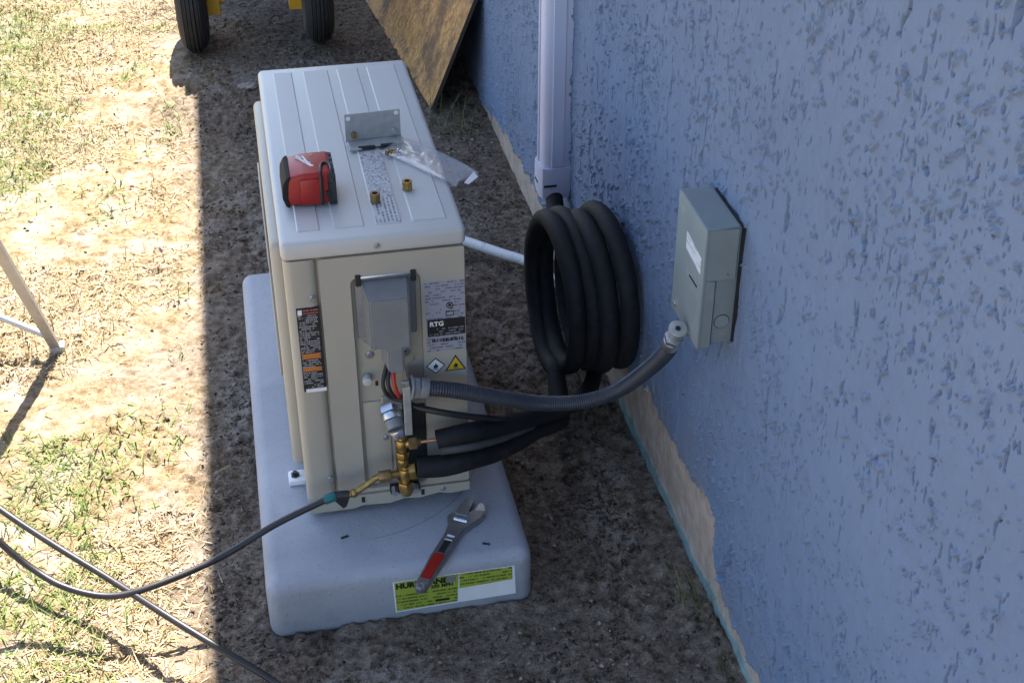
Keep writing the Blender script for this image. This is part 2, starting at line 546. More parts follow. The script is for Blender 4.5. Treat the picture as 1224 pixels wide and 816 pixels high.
M['trim'] = simple('white eave trim', (0.7, 0.7, 0.7), 0.6, var=0.03)
M['shingle'] = simple('roof shingle', (0.09, 0.085, 0.08), 0.9, var=0.3, scale=30)
b = bmesh.new(); box(b, 0.190, WALL_X + 0.02, -9, 9, 2.400, 2.412)
part('soffit', b, M['trim'], house)
b = bmesh.new(); box(b, 0.164, 0.187, -9, 9, 2.395, 2.56, 0.003, 1)
part('fascia', b, M['trim'], house)
b = bmesh.new()
prism(b, [(0.133, 2.563), (0.133, 2.585), (3.7, 3.60), (3.7, 3.578)], lambda x, z: (x, -9.05, z), lambda x, z: (x, 9.05, z))
part('roof', b, M['shingle'], house)

# ------------------------------------------------------------------ equipment pad
pad = thing('equipment_pad', (0.147, 0.37, 0), 'light grey plastic equipment pad with rounded edges under the cream outdoor unit', 'pad')
b = bmesh.new()
box(b, -0.087, 0.381, -0.170, 0.911, -0.03, 0.100, 0.024, 5)
t = NT('pad plastic')
v = t.coord()
f1 = t.noise(v, 3.5, 5, 0.6); f2 = t.noise(v, 30, 5, 0.7); f3 = t.noise(v, 900, 2)
pc = t.ramp(f1, [(0.3, (0.30, 0.31, 0.345)), (0.7, (0.40, 0.415, 0.46))])
pc = t.mix(t.ramp(f2, [(0.54, (0, 0, 0)), (0.78, (0.5, 0.5, 0.5))]), pc, (0.25, 0.25, 0.26))
f4 = t.noise(t.coord((1, 1, 0.3)), 8, 6, 0.72)
pc = t.mix(t.ramp(f4, [(0.54, (0, 0, 0)), (0.74, (0.4, 0.4, 0.4))]), pc, (0.47, 0.475, 0.50))
f5 = t.noise(v, 160, 4, 0.7)
pc = t.mix(t.ramp(f5, [(0.62, (0, 0, 0)), (0.70, (0.8, 0.8, 0.8))]), pc, (0.16, 0.15, 0.145))
sc = t.n('ShaderNodeVectorMath', operation='DISTANCE'); t.l(v, sc.inputs[0]); sc.inputs[1].default_value = (-0.06, -0.20, 0.1)
ring = t.math('LESS_THAN', t.math('ABSOLUTE', t.math('SUBTRACT', sc.outputs['Value'], 0.250)), 0.0011)
pc = t.mix(t.math('MULTIPLY', ring, t.ramp(t.noise(v, 7, 2), [(0.45, (0, 0, 0)), (0.55, (0.6, 0.6, 0.6))])), pc, (0.15, 0.145, 0.15))
t.bump(t.math('ADD', f3, t.math('MULTIPLY', f5, 1.5)), 0.0012, 0.7)
m_pad = t.set(pc, 0.55)
part('slab', b, m_pad, pad, smooth=40)
M['lime'] = printed('lime sticker print', (0.33, 0.40, 0.05), (0.09, 0.115, 0.025), 0.0075, cover=0.58, letter=420)
M['limehead'] = simple('lime sticker', (0.33, 0.40, 0.05), 0.45, var=0.03)
def quad_plate(bm, pts, y, th=0.0006):
    prism(bm, pts, lambda x, z: (x, y, z), lambda x, z: (x, y - th, z))
b = bmesh.new(); quad_plate(b, [(0.1325, 0.003), (0.130, 0.0745), (0.3465, 0.0745), (0.349, 0.008), (0.24, 0.006)], -0.1695, 0.0012)
stk = part('sticker', b, M['white'], pad)
b = bmesh.new(); quad_plate(b, [(0.1345, 0.006), (0.1325, 0.0735), (0.246, 0.0735), (0.243, 0.010)], -0.1707)
part('sticker_panel', b, M['lime'], stk)
b = bmesh.new(); quad_plate(b, [(0.247, 0.040), (0.2475, 0.0735), (0.342, 0.0735), (0.3425, 0.044)], -0.1707)
part('sticker_panel', b, M['lime'], stk)
FRONT = lambda x, y, z: Matrix.Translation((x, y, z)) @ Matrix.Rotation(R(90), 4, 'X')
b = bmesh.new(); quad_plate(b, [(0.1335, 0.0475), (0.1325, 0.0728), (0.2445, 0.0728), (0.2440, 0.0475)], -0.1713)
part('sticker_heading', b, M['limehead'], stk)
part('lettering', text_mesh('HURRICANE', 0.0165, FRONT(0.1345, -0.1721, 0.0595), bold=0.0009), M['inkblack'], stk)
part('lettering', text_mesh('200 MPH', 0.0105, FRONT(0.196, -0.1721, 0.0500), bold=0.0004), M['inkblack'], stk)
b = bmesh.new(); quad_plate(b, [(0.2235, 0.0585), (0.2235, 0.0715), (0.241, 0.0715), (0.241, 0.0585)], -0.1719)
part('sticker_emblem', b, M['greycover'], stk)
b = bmesh.new(); quad_plate(b, [(0.203, 0.0165), (0.203, 0.0215), (0.229, 0.0215), (0.229, 0.0165)], -0.1713)
part('sticker_band', b, M['inkblack'], stk)

# ------------------------------------------------------------------ outdoor unit
unit = thing('outdoor_unit', (0.15, 0.365, 0.1), 'cream mini-split outdoor condenser unit standing on the grey pad', 'air conditioner')
b = bmesh.new(); box(b, 0.005, 0.295, 0.012, 0.722, 0.128, 0.640, 0.016, 4, vert_only=True)
part('casing', b, M['casing'], unit, smooth=35)
b = bmesh.new()
box(b, 0.0, 0.300, -0.003, 0.731, 0.6345, 0.6685, 0.010, 4)
for x0, x1 in ((0.030, 0.067), (0.089, 0.139), (0.157, 0.199), (0.217, 0.274)):
    pass
top = part('top_cover', b, M['top'], unit, smooth=50)
for x0, x1 in ((0.030, 0.067), (0.089, 0.139), (0.157, 0.199), (0.217, 0.274)):
    b = bmesh.new(); box(b, x0, x1, 0.032, 0.700, 0.660, 0.6705, 0.0018, 1)
    part('pressed_rib', b, M['top'], top)
b = bmesh.new(); box(b, 0.002, 0.0545, 0.0, 0.07, 0.131, 0.6335, 0.013, 4, vert_only=True)
corner = part('corner_panel', b, M['casing'], unit, smooth=35)
b = bmesh.new()
ring_plate(b, rrect(0.0575, 0.2965, 0.142, 0.6325, 0.004), rrect(0.107, 0.2225, 0.150, 0.592, 0.012), 0.0, 0.0145)
service = part('service_panel', b, M['casing'], unit, smooth=35)
b = bmesh.new(); box(b, 0.113, 0.160, 0.0085, 0.0135, 0.152, 0.335, 0.003, 2)
part('recess_plate', b, M['casing'], unit, smooth=40)
b = bmesh.new(); box(b, 0.166, 0.2215, 0.004, 0.0135, 0.155, 0.318, 0.002, 1)
part('valve_plate', b, M['black'], unit)
# base pan with a turned lip
b = bmesh.new()
prism(b, [(0.004, 0.112), (0.004, 0.140), (0.2965, 0.1405), (0.2965, 0.122), (0.262, 0.119), (0.240, 0.124), (0.205, 0.118), (0.175, 0.121), (0.150, 0.114), (0.10, 0.117), (0.085, 0.112)],
      lambda x, z: (x, -0.004, z), lambda x, z: (x, 0.728, z))
pan = part('base_pan', b, M['casing'], unit)
for x in (0.098, 0.207):
    b = bmesh.new(); box(b, x, x + 0.006, -0.0052, -0.002, 0.124, 0.136)
    part('slot', b, M['black'], pan)
for (fx0, fx1, fy) in ((-0.028, 0.02, 0.095), (-0.010, 0.02, 0.60), (0.28, 0.335, 0.095), (0.28, 0.335, 0.60)):
    b = bmesh.new(); box(b, fx0, fx1, fy, fy + 0.034, 0.1005, 0.1125, 0.003, 2)
    ft = part('mounting_foot', b, M['white'], unit, smooth=40)
    bx_ = fx0 + 0.013 if fx0 < 0 else fx1 - 0.014
    b = bmesh.new(); cyl(b, (bx_, fy + 0.017, 0.112), (bx_, fy + 0.017, 0.1165), 0.0085, n=6)
    cyl(b, (bx_, fy + 0.017, 0.116), (bx_, fy + 0.017, 0.121), 0.0045, n=10)
    part('bolt', b, M['black'], ft)
# discharge side with fan guard
b = bmesh.new(); box(b, -0.016, 0.012, 0.085, 0.690, 0.155, 0.622, 0.012, 4)
fp = part('discharge_panel', b, M['casing'], unit, smooth=35)
b = bmesh.new(); cyl(b, (-0.0167, 0.41, 0.388), (-0.0155, 0.41, 0.388), 0.205, n=48)
part('fan_opening', b, M['fin'], fp)
b = bmesh.new()
for rr in np.linspace(0.03, 0.205, 10):
    pth = [(-0.019, 0.41 + rr * math.cos(a), 0.388 + rr * math.sin(a)) for a in np.linspace(0, 2 * math.pi, 41)]
    tube(b, pth, 0.0018, 5, cap=False)
for k in range(8):
    a = k * math.pi / 4
    tube(b, [(-0.0192, 0.41 + 0.03 * math.cos(a), 0.388 + 0.03 * math.sin(a)), (-0.0192, 0.41 + 0.207 * math.cos(a), 0.388 + 0.207 * math.sin(a))], 0.002, 5)
part('fan_guard', b, M['casing'], fp)
# coil side facing the wall
b = bmesh.new(); box(b, 0.2945, 0.2962, 0.05, 0.70, 0.16, 0.61)
part('coil_fins', b, M['fin'], unit)
b = bmesh.new()
for k in range(14):
    yy = 0.07 + k * 0.046
    tube(b, [(0.298, yy, 0.155), (0.298, yy, 0.615)], 0.0014, 5)
part('coil_guard', b, M['casing'], unit)

# screws: one mesh, shared
def screw_mesh(r=0.0042):
    b = bmesh.new()
    cyl(b, (0, 0.001, 0), (0, -0.0012, 0), r * 1.35, n=14)
    cyl(b, (0, -0.0008, 0), (0, -0.0042, 0), r, r * 0.85, n=6)
    me = bpy.data.meshes.new('screw'); b.to_mesh(me); b.free()
    me.materials.append(M['steel'])
    return me
SCREW = screw_mesh()
def screw(x, y, z, parent, s=1.0):
    o = bpy.data.objects.new('screw', SCREW)
    COL.objects.link(o)
    o.parent = parent
    o.location = Vector((x, y, z)) - ORIGIN[parent]
    o.scale = (s, s, s)
    return o
screw(0.0433, 0.0, 0.562, corner, 1.15)
screw(0.0457, 0.0, 0.184, corner, 1.0)
screw(0.154, -0.003, 0.650, top, 0.9)
for x, z, s in ((0.1297, 0.462, 1.2), (0.1315, 0.432, 1.35), (0.198, 0.460, 1.1), (0.195, 0.430, 1.3)):
    screw(x, 0.012, z, unit, s)
screw(0.150, 0.0085, 0.2544, unit, 0.9)
screw(0.186, -0.004, 0.131, unit, 0.9)
screw(0.247, -0.004, 0.131, unit, 0.9)
screw(0.205, 0.0, 0.422, unit, 0.5)
b = bmesh.new(); cyl(b, (0.1235, 0.013, 0.387), (0.1235, -0.006, 0.387), 0.009, 0.008, n=16, bev=0.0015)
part('cap_plug', b, M['top'], unit, smooth=40)
b = bmesh.new(); box(b, 0.138, 0.143, 0.0115, 0.0145, 0.366, 0.376)
part('slot', b, M['black'], unit)
b = bmesh.new(); box(b, 0.146, 0.168, 0.004, 0.009, 0.330, 0.345, 0.002, 1)
part('label_plate', b, M['galv'], unit)

# grey terminal cover
b = bmesh.new(); box(b, 0.1135, 0.2145, 0.006, 0.0125, 0.470, 0.592, 0.004, 2)
tc = part('terminal_cover', b, M['greycover'], unit, smooth=40)
b = bmesh.new(); cyl(b, (0.120, 0.004, 0.5905), (0.208, 0.004, 0.5905), 0.0050, n=14, bev=0.001)
part('cover_hinge', b, M['steel'], tc, smooth=50)
for x in (0.1150, 0.2060):
    b = bmesh.new(); box(b, x, x + 0.0095, -0.003, 0.006, 0.576, 0.598, 0.0015, 1)
    part('corner_clip', b, M['black'], tc)
b = bmesh.new()
out = [(0.1255, 0.468), (0.1255, 0.583), (0.2035, 0.583), (0.2035, 0.468), (0.1915, 0.464), (0.1915, 0.420), (0.1515, 0.420), (0.1515, 0.464), (0.140, 0.468)]
inn = [(0.1315, 0.474), (0.1315, 0.572), (0.1975, 0.572), (0.1975, 0.474), (0.1845, 0.474), (0.1845, 0.426), (0.1590, 0.426), (0.1590, 0.474), (0.1480, 0.478)]
A = [b.verts.new((x, 0.007, z)) for x, z in out]
B = [b.verts.new((x, -0.044, z)) for x, z in inn]
for i in range(len(A)):
    j = (i + 1) % len(A)
    b.faces.new((A[i], A[j], B[j], B[i]))
b.faces.new(B)
bmesh.ops.recalc_face_normals(b, faces=b.faces[:])
bmesh.ops.bevel(b, geom=[e for e in b.edges if not e.is_boundary], offset=0.003, segments=2, affect='EDGES')
part('cover_hood', b, M['greycover'], tc, smooth=30)

# warning label on the corner panel
M['warn'] = printed('warning label print', (0.022, 0.022, 0.025), (0.32, 0.32, 0.33), 0.0042, cover=0.56, letter=600)
b = bmesh.new(); box(b, 0.0155, 0.0530, -0.0006, 0.0015, 0.379, 0.546)
wl = part('warning_label', b, M['inkblack'], unit)
b = bmesh.new(); box(b, 0.0170, 0.0495, -0.0011, 0.0005, 0.386, 0.533)
part('label_text', b, M['warn'], wl)
for z0, z1 in ((0.446, 0.456), (0.421, 0.429)):
    b = bmesh.new(); box(b, 0.0185, 0.0480, -0.0016, 0.0002, z0, z1)
    part('label_band', b, M['inkorange'], wl)
M['warnred'] = printed('red label print', (0.030, 0.016, 0.018), (0.38, 0.10, 0.09), 0.006, cover=0.75, letter=420)
b = bmesh.new(); box(b, 0.0265, 0.0510, -0.0016, 0.0002, 0.5345, 0.5440)
part('label_band', b, M['warnred'], wl)
b = bmesh.new(); box(b, 0.0175, 0.0245, -0.0016, 0.0002, 0.5330, 0.5425)
part('label_mark', b, M['white'], wl)
b = bmesh.new(); box(b, 0.0190, 0.0535, -0.0013, 0.0005, 0.3775, 0.3845)
part('label_band', b, M['white'], wl)

# rating label on the service panel
M['rating'] = printed('rating label print', (0.30, 0.31, 0.36), (0.13, 0.13, 0.16), 0.0058, cover=0.5, letter=520)
b = bmesh.new(); box(b, 0.2290, 0.2955, -0.0006, 0.0010, 0.431, 0.570)
rl = part('rating_label', b, M['rating'], unit)
b = bmesh.new(); box(b, 0.2310, 0.2955, -0.0013, 0.0005, 0.4625, 0.4960, 0.0006, 1)
blk = part('label_block', b, M['inkblack'], rl)
part('lettering', text_mesh('RTG', 0.0125, FRONT(0.2345, -0.0017, 0.4835), bold=0.0004), M['white'], rl)
M['ratinv'] = printed('reversed print', (0.014, 0.014, 0.016), (0.20, 0.20, 0.21), 0.0052, cover=0.55, letter=520)
b = bmesh.new(); box(b, 0.2335, 0.2930, -0.0018, -0.0004, 0.4645, 0.4805)
part('label_text', b, M['ratinv'], rl)
b = bmesh.new()
x = 0.238
while x < 0.290:
    w = random.choice((0.0008, 0.0012, 0.002, 0.003))
    box(b, x, x + w, -0.0012, 0.0004, 0.4505, 0.4570)
    x += w + random.choice((0.0007, 0.0012, 0.002))
part('label_barcode', b, M['inkblack'], rl)
b = bmesh.new(); ring_plate(b, rrect(0.2640, 0.2760, 0.516, 0.528, 0.0058), rrect(0.2655, 0.2745, 0.5175, 0.5265, 0.0044), -0.0012, 0.0)
box(b, 0.2675, 0.2725, -0.0012, 0.0, 0.520, 0.5245)
part('label_mark', b, M['inkblack'], rl)
b = bmesh.new(); ring_plate(b, rrect(0.2625, 0.2765, 0.501, 0.511, 0.001), rrect(0.2640, 0.2750, 0.5025, 0.5095, 0.0008), -0.0012, 0.0)
part('label_mark', b, M['inkblack'], rl)

def flame(bm, cx, cz, s, y):
    pts = [(-0.55, -0.9), (-0.75, -0.35), (-0.5, 0.1), (-0.3, -0.1), (-0.15, 0.6), (0.1, 1.0), (0.15, 0.45), (0.4, 0.15), (0.5, 0.4), (0.75, -0.3), (0.55, -0.9)]
    quad_plate(bm, [(cx + px * s, cz + pz * s) for px, pz in pts], y)
def diamond(cx, cz, r, y):
    return [(cx - r, cz), (cx, cz + r), (cx + r, cz), (cx, cz - r)]
b = bmesh.new(); quad_plate(b, diamond(0.2425, 0.402, 0.0165, 0), 0.0005, 0.0010)
hz = part('hazard_diamond', b, M['inkblack'], unit)
hz['label'] = 'white diamond flammable gas sticker'
b = bmesh.new(); quad_plate(b, diamond(0.2425, 0.402, 0.0140, 0), -0.0005)
part('sticker_face', b, M['white'], hz)
b = bmesh.new(); flame(b, 0.2425, 0.403, 0.0055, -0.0011); box(b, 0.2385, 0.2465, -0.0017, -0.0011, 0.3955, 0.3965)
part('flame_symbol', b, M['inkblack'], hz)
b = bmesh.new(); quad_plate(b, [(0.2590, 0.3885), (0.2775, 0.4200), (0.2955, 0.3885)], 0.0005, 0.0010)
hz = part('hazard_triangle', b, M['inkblack'], unit)
hz['label'] = 'yellow triangle flammable warning sticker'
b = bmesh.new(); quad_plate(b, [(0.2626, 0.3906), (0.2775, 0.4160), (0.2920, 0.3906)], -0.0005)
part('sticker_face', b, M['inkyellow'], hz)
b = bmesh.new(); flame(b, 0.2775, 0.4005, 0.0050, -0.0011); box(b, 0.2735, 0.2815, -0.0017, -0.0011, 0.3935, 0.3945)
part('flame_symbol', b, M['inkblack'], hz)

# printed wiring sheet on the lid
M['lidprint'] = printed('lid sheet print', (0.47, 0.48, 0.49), (0.15, 0.16, 0.18), 0.0066, ax=('y', 'x'), cover=0.60, letter=330)
b = bmesh.new(); box(b, 0.1595, 0.1985, 0.036, 0.120, 0.6698, 0.6710)
ll = part('lid_label', b, M['lidprint'], unit)
b = bmesh.new(); box(b, 0.1595, 0.1985, 0.1205, 0.300, 0.6698, 0.6709)
t = NT('lid diagram print')
v = t.coord((1, 0.55, 1))
n = t.noise(v, 190, 2, 0.5)
k = t.math('LESS_THAN', t.math('ABSOLUTE', t.math('SUBTRACT', n, 0.5)), 0.035)
part('lid_diagram', b, t.set(t.mix(k, (0.47, 0.48, 0.49), (0.16, 0.17, 0.19)), 0.45), ll)

# conduit bracket on the unit
b = bmesh.new()
box(b, 0.1775, 0.1905, -0.060, -0.0575, 0.305, 0.405, 0.0008, 1)
box(b, 0.1885, 0.1908, -0.0572, 0.008, 0.305, 0.405)
box(b, 0.1765, 0.1895, -0.0585, -0.030, 0.4062, 0.4085, 0.0008, 1, rot=Matrix.Rotation(R(-28), 3, 'X'))
part('conduit_bracket', b, M['galv'], unit)

# service valves
def hexnut(bm, p0, p1, r):
    cyl(bm, p0, p1, r, n=6, bev=r * 0.08)
vx, vy = 0.1735, -0.040
b = bmesh.new()
cyl(b, (vx, vy, 0.298), (vx, vy, 0.205), 0.0072, n=14, bev=0.001)
hexnut(b, (vx, vy, 0.298), (vx, vy, 0.288), 0.0098)
cyl(b, (vx, vy, 0.284), (vx, vy, 0.264), 0.0112, n=16, bev=0.003)
hexnut(b, (vx, vy, 0.258), (vx, vy, 0.246), 0.0125)
cyl(b, (vx, vy, 0.242), (vx, vy, 0.230), 0.0100, n=16, bev=0.003)
cyl(b, (vx, vy, 0.276), (vx, 0.006, 0.276), 0.009, n=12)
cyl(b, (vx, vy, 0.276), (vx + 0.012, vy - 0.004, 0.276), 0.0085, n=12)
sv = part('service_valve', b, M['brass'], unit, smooth=35)
b = bmesh.new()
hexnut(b, (0.1580, -0.012, 0.336), (0.1595, -0.024, 0.329), 0.0215)
cyl(b, (0.1595, -0.024, 0.329), (0.1610, -0.034, 0.322), 0.0185, 0.0175, n=24, bev=0.0015)
cyl(b, (0.1640, -0.046, 0.312), (0.1690, -0.050, 0.296), 0.0150, 0.0120, n=24, bev=0.002)
part('valve_cap', b, M['chrome'], sv, smooth=35)
b = bmesh.new(); cyl(b, (0.1610, -0.034, 0.322), (0.1640, -0.046, 0.312), 0.0165, 0.0160, n=24)
part('cap_band', b, M['greycover'], sv, smooth=35)
b = bmesh.new()
hexnut(b, (0.184, -0.044, 0.2755), (0.199, -0.045, 0.276), 0.0115)
cyl(b, (0.199, -0.045, 0.276), (0.205, -0.045, 0.276), 0.0085, 0.006, n=14)
part('flare_nut', b, M['brassdark'], sv, smooth=35)
b = bmesh.new()
cyl(b, (0.176, vy, 0.224), (0.176, vy, 0.160), 0.0085, n=14, bev=0.001)
cyl(b, (0.176, vy, 0.221), (0.176, vy, 0.201), 0.0130, n=16, bev=0.004)
hexnut(b, (0.176, vy, 0.190), (0.176, vy, 0.172), 0.0145)
cyl(b, (0.176, vy, 0.172), (0.176, vy, 0.160), 0.0120, 0.0095, n=16, bev=0.001)
cyl(b, (0.176, vy, 0.205), (0.176, 0.006, 0.205), 0.011, n=12)
cyl(b, (0.176, vy, 0.209), (0.150, -0.045, 0.211), 0.0075, n=12)
sv2 = part('service_valve', b, M['brass'], unit, smooth=35)
b = bmesh.new(); hexnut(b, (0.184, -0.042, 0.212), (0.196, -0.044, 0.214), 0.0155)
part('flare_nut', b, M['brass'], sv2, smooth=35)
for x in (0.158, 0.196):
    b = bmesh.new(); cyl(b, (x, -0.010, 0.152), (x, -0.024, 0.150), 0.0065, n=6)
    part('bolt', b, M['steel'], sv2)
b = bmesh.new(); box(b, 0.150, 0.205, -0.018, 0.008, 0.143, 0.151, 0.002, 1)
part('valve_bracket', b, M['black'], sv2)

# ------------------------------------------------------------------ wires, conduit, refrigerant lines
w = thing('power_wires', (0.16, -0.03, 0.40), 'red and black wires looping out from under the grey terminal cover', 'wire')
for name, off, m in (('red_wire', 0.005, 'redwire'), ('black_wire', -0.003, 'rubber'), ('black_wire', -0.010, 'rubber')):
    b = bmesh.new()
    tube(b, catmull([(0.170 + off, -0.012, 0.432), (0.162 + off, -0.024, 0.415), (0.160 + off * 1.3, -0.034, 0.396), (0.168 + off, -0.036, 0.372), (0.182, -0.030 + off, 0.366), (0.1885, -0.028 + off, 0.370)], 8), 0.0038, 8)
    part(name, b, M[m], w, smooth=180)

CONDUIT = catmull([(0.206, -0.045, 0.392), (0.263, -0.045, 0.379), (0.353, -0.03, 0.338), (0.433, -0.01, 0.301), (0.509, -0.01, 0.295), (0.567, -0.03, 0.328), (0.600, -0.09, 0.410), (0.608, -0.145, 0.478), (0.607, -0.170, 0.514)], 1)
dense = catmull(CONDUIT, 60)
acc = [0.0]
for p, q in zip(dense, dense[1:]):
    acc.append(acc[-1] + (q - p).length)
total = acc[-1]
step = 0.0015
path = []
j = 0
s = 0.0
while s < total:
    while acc[j + 1] < s:
        j += 1
    f = (s - acc[j]) / (acc[j + 1] - acc[j] + 1e-9)
    path.append(dense[j].lerp(dense[j + 1], f)); s += step
cd = thing('flexible_conduit', (0.5, 0, 0.29), 'ribbed dark grey flexible conduit curving from the unit to the wall box', 'conduit')
b = bmesh.new(); tube(b, path, lambda i, s: 0.0136 + (0.0007 if i % 3 == 0 else -0.0003), 16)
M['conduit'] = simple('dark grey conduit vinyl', (0.030, 0.035, 0.048), 0.40, var=0.12)
part('hose', b, M['conduit'], cd, smooth=60)
b = bmesh.new()
cyl(b, (0.192, -0.045, 0.3945), (0.196, -0.045, 0.3938), 0.0215, n=20, bev=0.001)
hexnut(b, (0.1965, -0.045, 0.3938), (0.207, -0.045, 0.392), 0.0195)
cyl(b, (0.207, -0.045, 0.392), (0.222, -0.045, 0.388), 0.0178, n=20, bev=0.0015)
part('connector', b, M['greycover'], cd, smooth=35)
b = bmesh.new()
cyl(b, (0.6075, -0.160, 0.500), (0.607, -0.1735, 0.5200), 0.0155, n=22, bev=0.0015)
hexnut(b, (0.607, -0.1735, 0.5200), (0.607, -0.1790, 0.5290), 0.0165)
for k in range(4):
    q0 = Vector((0.607, -0.1790, 0.5290)) + Vector((0, -0.0030, 0.0050)) * k
    cyl(b, q0, q0 + Vector((0, -0.0019, 0.0032)), 0.0122, n=20, bev=0.0006)
cyl(b, (0.607, -0.1790, 0.5290), (0.607, -0.1915, 0.5505), 0.0112, n=20)
box(b, 0.604, 0.640, -0.190, -0.172, 0.5285, 0.5365, 0.002, 1)
cn = part('connector', b, M['steel'], cd, smooth=25)
b = bmesh.new(); cyl(b, (0.607, -0.1910, 0.5495), (0.607, -0.1935, 0.5540), 0.0150, n=26, bev=0.0012)
part('bushing', b, M['galv'], cn, smooth=30)
b = bmesh.new(); cyl(b, (0.607, -0.1930, 0.5530), (0.607, -0.1939, 0.5546), 0.0045, n=14)
part('bushing_hole', b, M['inkblack'], cn)

ls = thing('refrigerant_line_set', (0.60, 0.40, 0.0), 'black insulated refrigerant lines coiled against the blue wall and run to the unit valves', 'pipe')
loops = [Vector((0.655, 0.365, 0.288)), Vector((0.619, 0.390, 0.272)), Vector((0.583, 0.414, 0.256)), Vector((0.547, 0.440, 0.240))]
yaw = R(2.5)
hdir = Vector((-math.sin(yaw), math.cos(yaw), 0))
pts = [(0.660, 0.885, 0.36), (0.658, 0.882, 0.28), (0.650, 0.83, 0.235), (0.645, 0.72, 0.22), (0.652, 0.60, 0.29)]
RC = 0.151
coil = []
NL = 40
for k in range(int(4.42 * NL)):
    s = k / NL
    c = loops[0].lerp(loops[3], 0.12 + (s - 0.72) / 3.85)
    ang = R(20) - 2 * math.pi * s          # start on the far side, run down, near side, over the top
    c = c + Vector((0.004 * math.sin(s * 3.1), 0.012 * math.sin(s * 2.3 + 1), 0.008 + 0.007 * math.sin(s * 4.1)))
    wob = 1.0 + 0.06 * math.sin(2.1 * s + 0.6) + 0.02 * math.sin(ang * 2) + 0.008 * math.sin(ang * 5 + s * 2)
    coil.append(c + (hdir * math.cos(ang) + Vector((0, 0, 1)) * math.sin(ang)) * RC * wob)
pth = catmull(pts, 8)[:-1] + catmull([pts[-1]] + [coil[3]], 3)[:-1] + coil[3:]
pth = pth[:-1] + catmull([coil[-1], (0.530, 0.26, 0.075), (0.500, 0.170, 0.118), (0.443, 0.10, 0.158), (0.362, 0.014, 0.193), (0.298, -0.040, 0.221), (0.244, -0.050, 0.222), (0.197, -0.045, 0.222)], 9)
b = bmesh.new(); tube(b, pth, lambda i, s: 0.0196 + 0.0010 * math.sin(s * 17) * math.sin(s * 7.3 + 1) + 0.0004 * math.sin(s * 61), 16)
part('coiled_line', b, M['foam'], ls, smooth=180)
b = bmesh.new()
tube(b, catmull([(0.234, -0.045, 0.277), (0.291, -0.045, 0.285), (0.362, 0.012, 0.247), (0.442, 0.09, 0.197), (0.533, 0.19, 0.140), (0.600, 0.29, 0.102), (0.640, 0.40, 0.105), (0.650, 0.50, 0.17)], 9), 0.0172, 16)
part('insulated_line', b, M['foam'], ls, smooth=60)
b = bmesh.new()
tube(b, [(0.199, -0.045, 0.2758), (0.215, -0.045, 0.2764), (0.238, -0.045, 0.277)], 0.0033, 10)
part('copper_pipe', b, M['copper'], ls, smooth=60)
b = bmesh.new()
tube(b, catmull([(0.238, -0.058, 0.262), (0.30, -0.050, 0.258), (0.365, 0.005, 0.226), (0.43, 0.075, 0.190)], 8), 0.0085, 10)
part('tape_strip', b, M['duct_tape'], ls, smooth=60)

b = bmesh.new()
tube(b, catmull([(0.178, -0.020, 0.362), (0.197, -0.040, 0.351), (0.262, -0.052, 0.333), (0.325, -0.028, 0.298), (0.402, 0.05, 0.222), (0.485, 0.130, 0.165), (0.551, 0.21, 0.115), (0.60, 0.30, 0.085)], 9), 0.0058, 10)
o = part('control_cable', b, M['rubber'], None, smooth=180, loc=(0.30, -0.04, 0.31))
tag(o, 'thin black cable below the grey conduit, running from the bracket to the coil', 'cable')

# ------------------------------------------------------------------ charging hose on the lower valve, second hose
ch = thing('charging_hose', (0.05, -0.055, 0.18), 'black charging hose with teal collar screwed to the lower brass valve', 'hose')
b = bmesh.new()
tube(b, catmull([(0.040, -0.055, 0.1865), (0.030, -0.056, 0.183), (-0.058, -0.065, 0.151), (-0.163, -0.085, 0.108), (-0.280, -0.112, 0.088), (-0.3514, -0.1114, 0.080), (-0.4205, -0.0871, 0.090), (-0.4751, -0.0512, 0.110), (-0.5243, -0.0226, 0.155), (-0.62, 0.03, 0.27), (-0.72, 0.09, 0.42)], 10), 0.0062, 12)
part('hose', b, M['rubber'], ch, smooth=180)
b = bmesh.new(); cyl(b, (0.030, -0.056, 0.1832), (0.051, -0.055, 0.1892), 0.0088, n=16, bev=0.0012)
part('collar', b, M['teal'], ch, smooth=40)
b = bmesh.new()
tube(b, catmull([(0.048, -0.055, 0.188), (0.060, -0.055, 0.189), (0.074, -0.056, 0.1885)], 6), 0.0080, 12)
part('elbow', b, M['black'], ch, smooth=60)
b = bmesh.new()
tube(b, catmull([(0.072, -0.056, 0.188), (0.085, -0.055, 0.191), (0.108, -0.050, 0.202), (0.122, -0.046, 0.209), (0.130, -0.045, 0.2105)], 8), lambda i, s: 0.0058 + 0.0022 * (1 if 0.006 < s < 0.014 else 0), 12)
part('brass_elbow', b, M['brass'], ch, smooth=40)
b = bmesh.new(); cyl(b, (0.128, -0.045, 0.2104), (0.151, -0.045, 0.2112), 0.0105, n=18, bev=0.001)
part('swivel_nut', b, M['brassdark'], ch, smooth=35)
b = bmesh.new(); prism(b, [(0.048, 0.180), (0.074, 0.184), (0.068, 0.166), (0.062, 0.161)], lambda x, z: (x, -0.059, z), lambda x, z: (x, -0.049, z))
part('valve_lever', b, M['black'], ch)

b = bmesh.new()
tube(b, catmull([(-0.76, 0.32, 0.26), (-0.65, 0.21, 0.165), (-0.5451, 0.1131, 0.12), (-0.4547, 0.0258, 0.10), (-0.353, -0.0691, 0.082), (-0.253, -0.1763, 0.076), (-0.1734, -0.2471, 0.058), (-0.0843, -0.3101, 0.020), (-0.06, -0.36, 0.014), (-0.08, -0.45, 0.012), (-0.2, -0.6, 0.012)], 10), 0.0062, 12)
o = part('loose_hose', b, M['rubber'], None, smooth=180, loc=(-0.25, -0.17, 0.07))
tag(o, 'loose black hose crossing over the charging hose at the bottom left', 'hose')

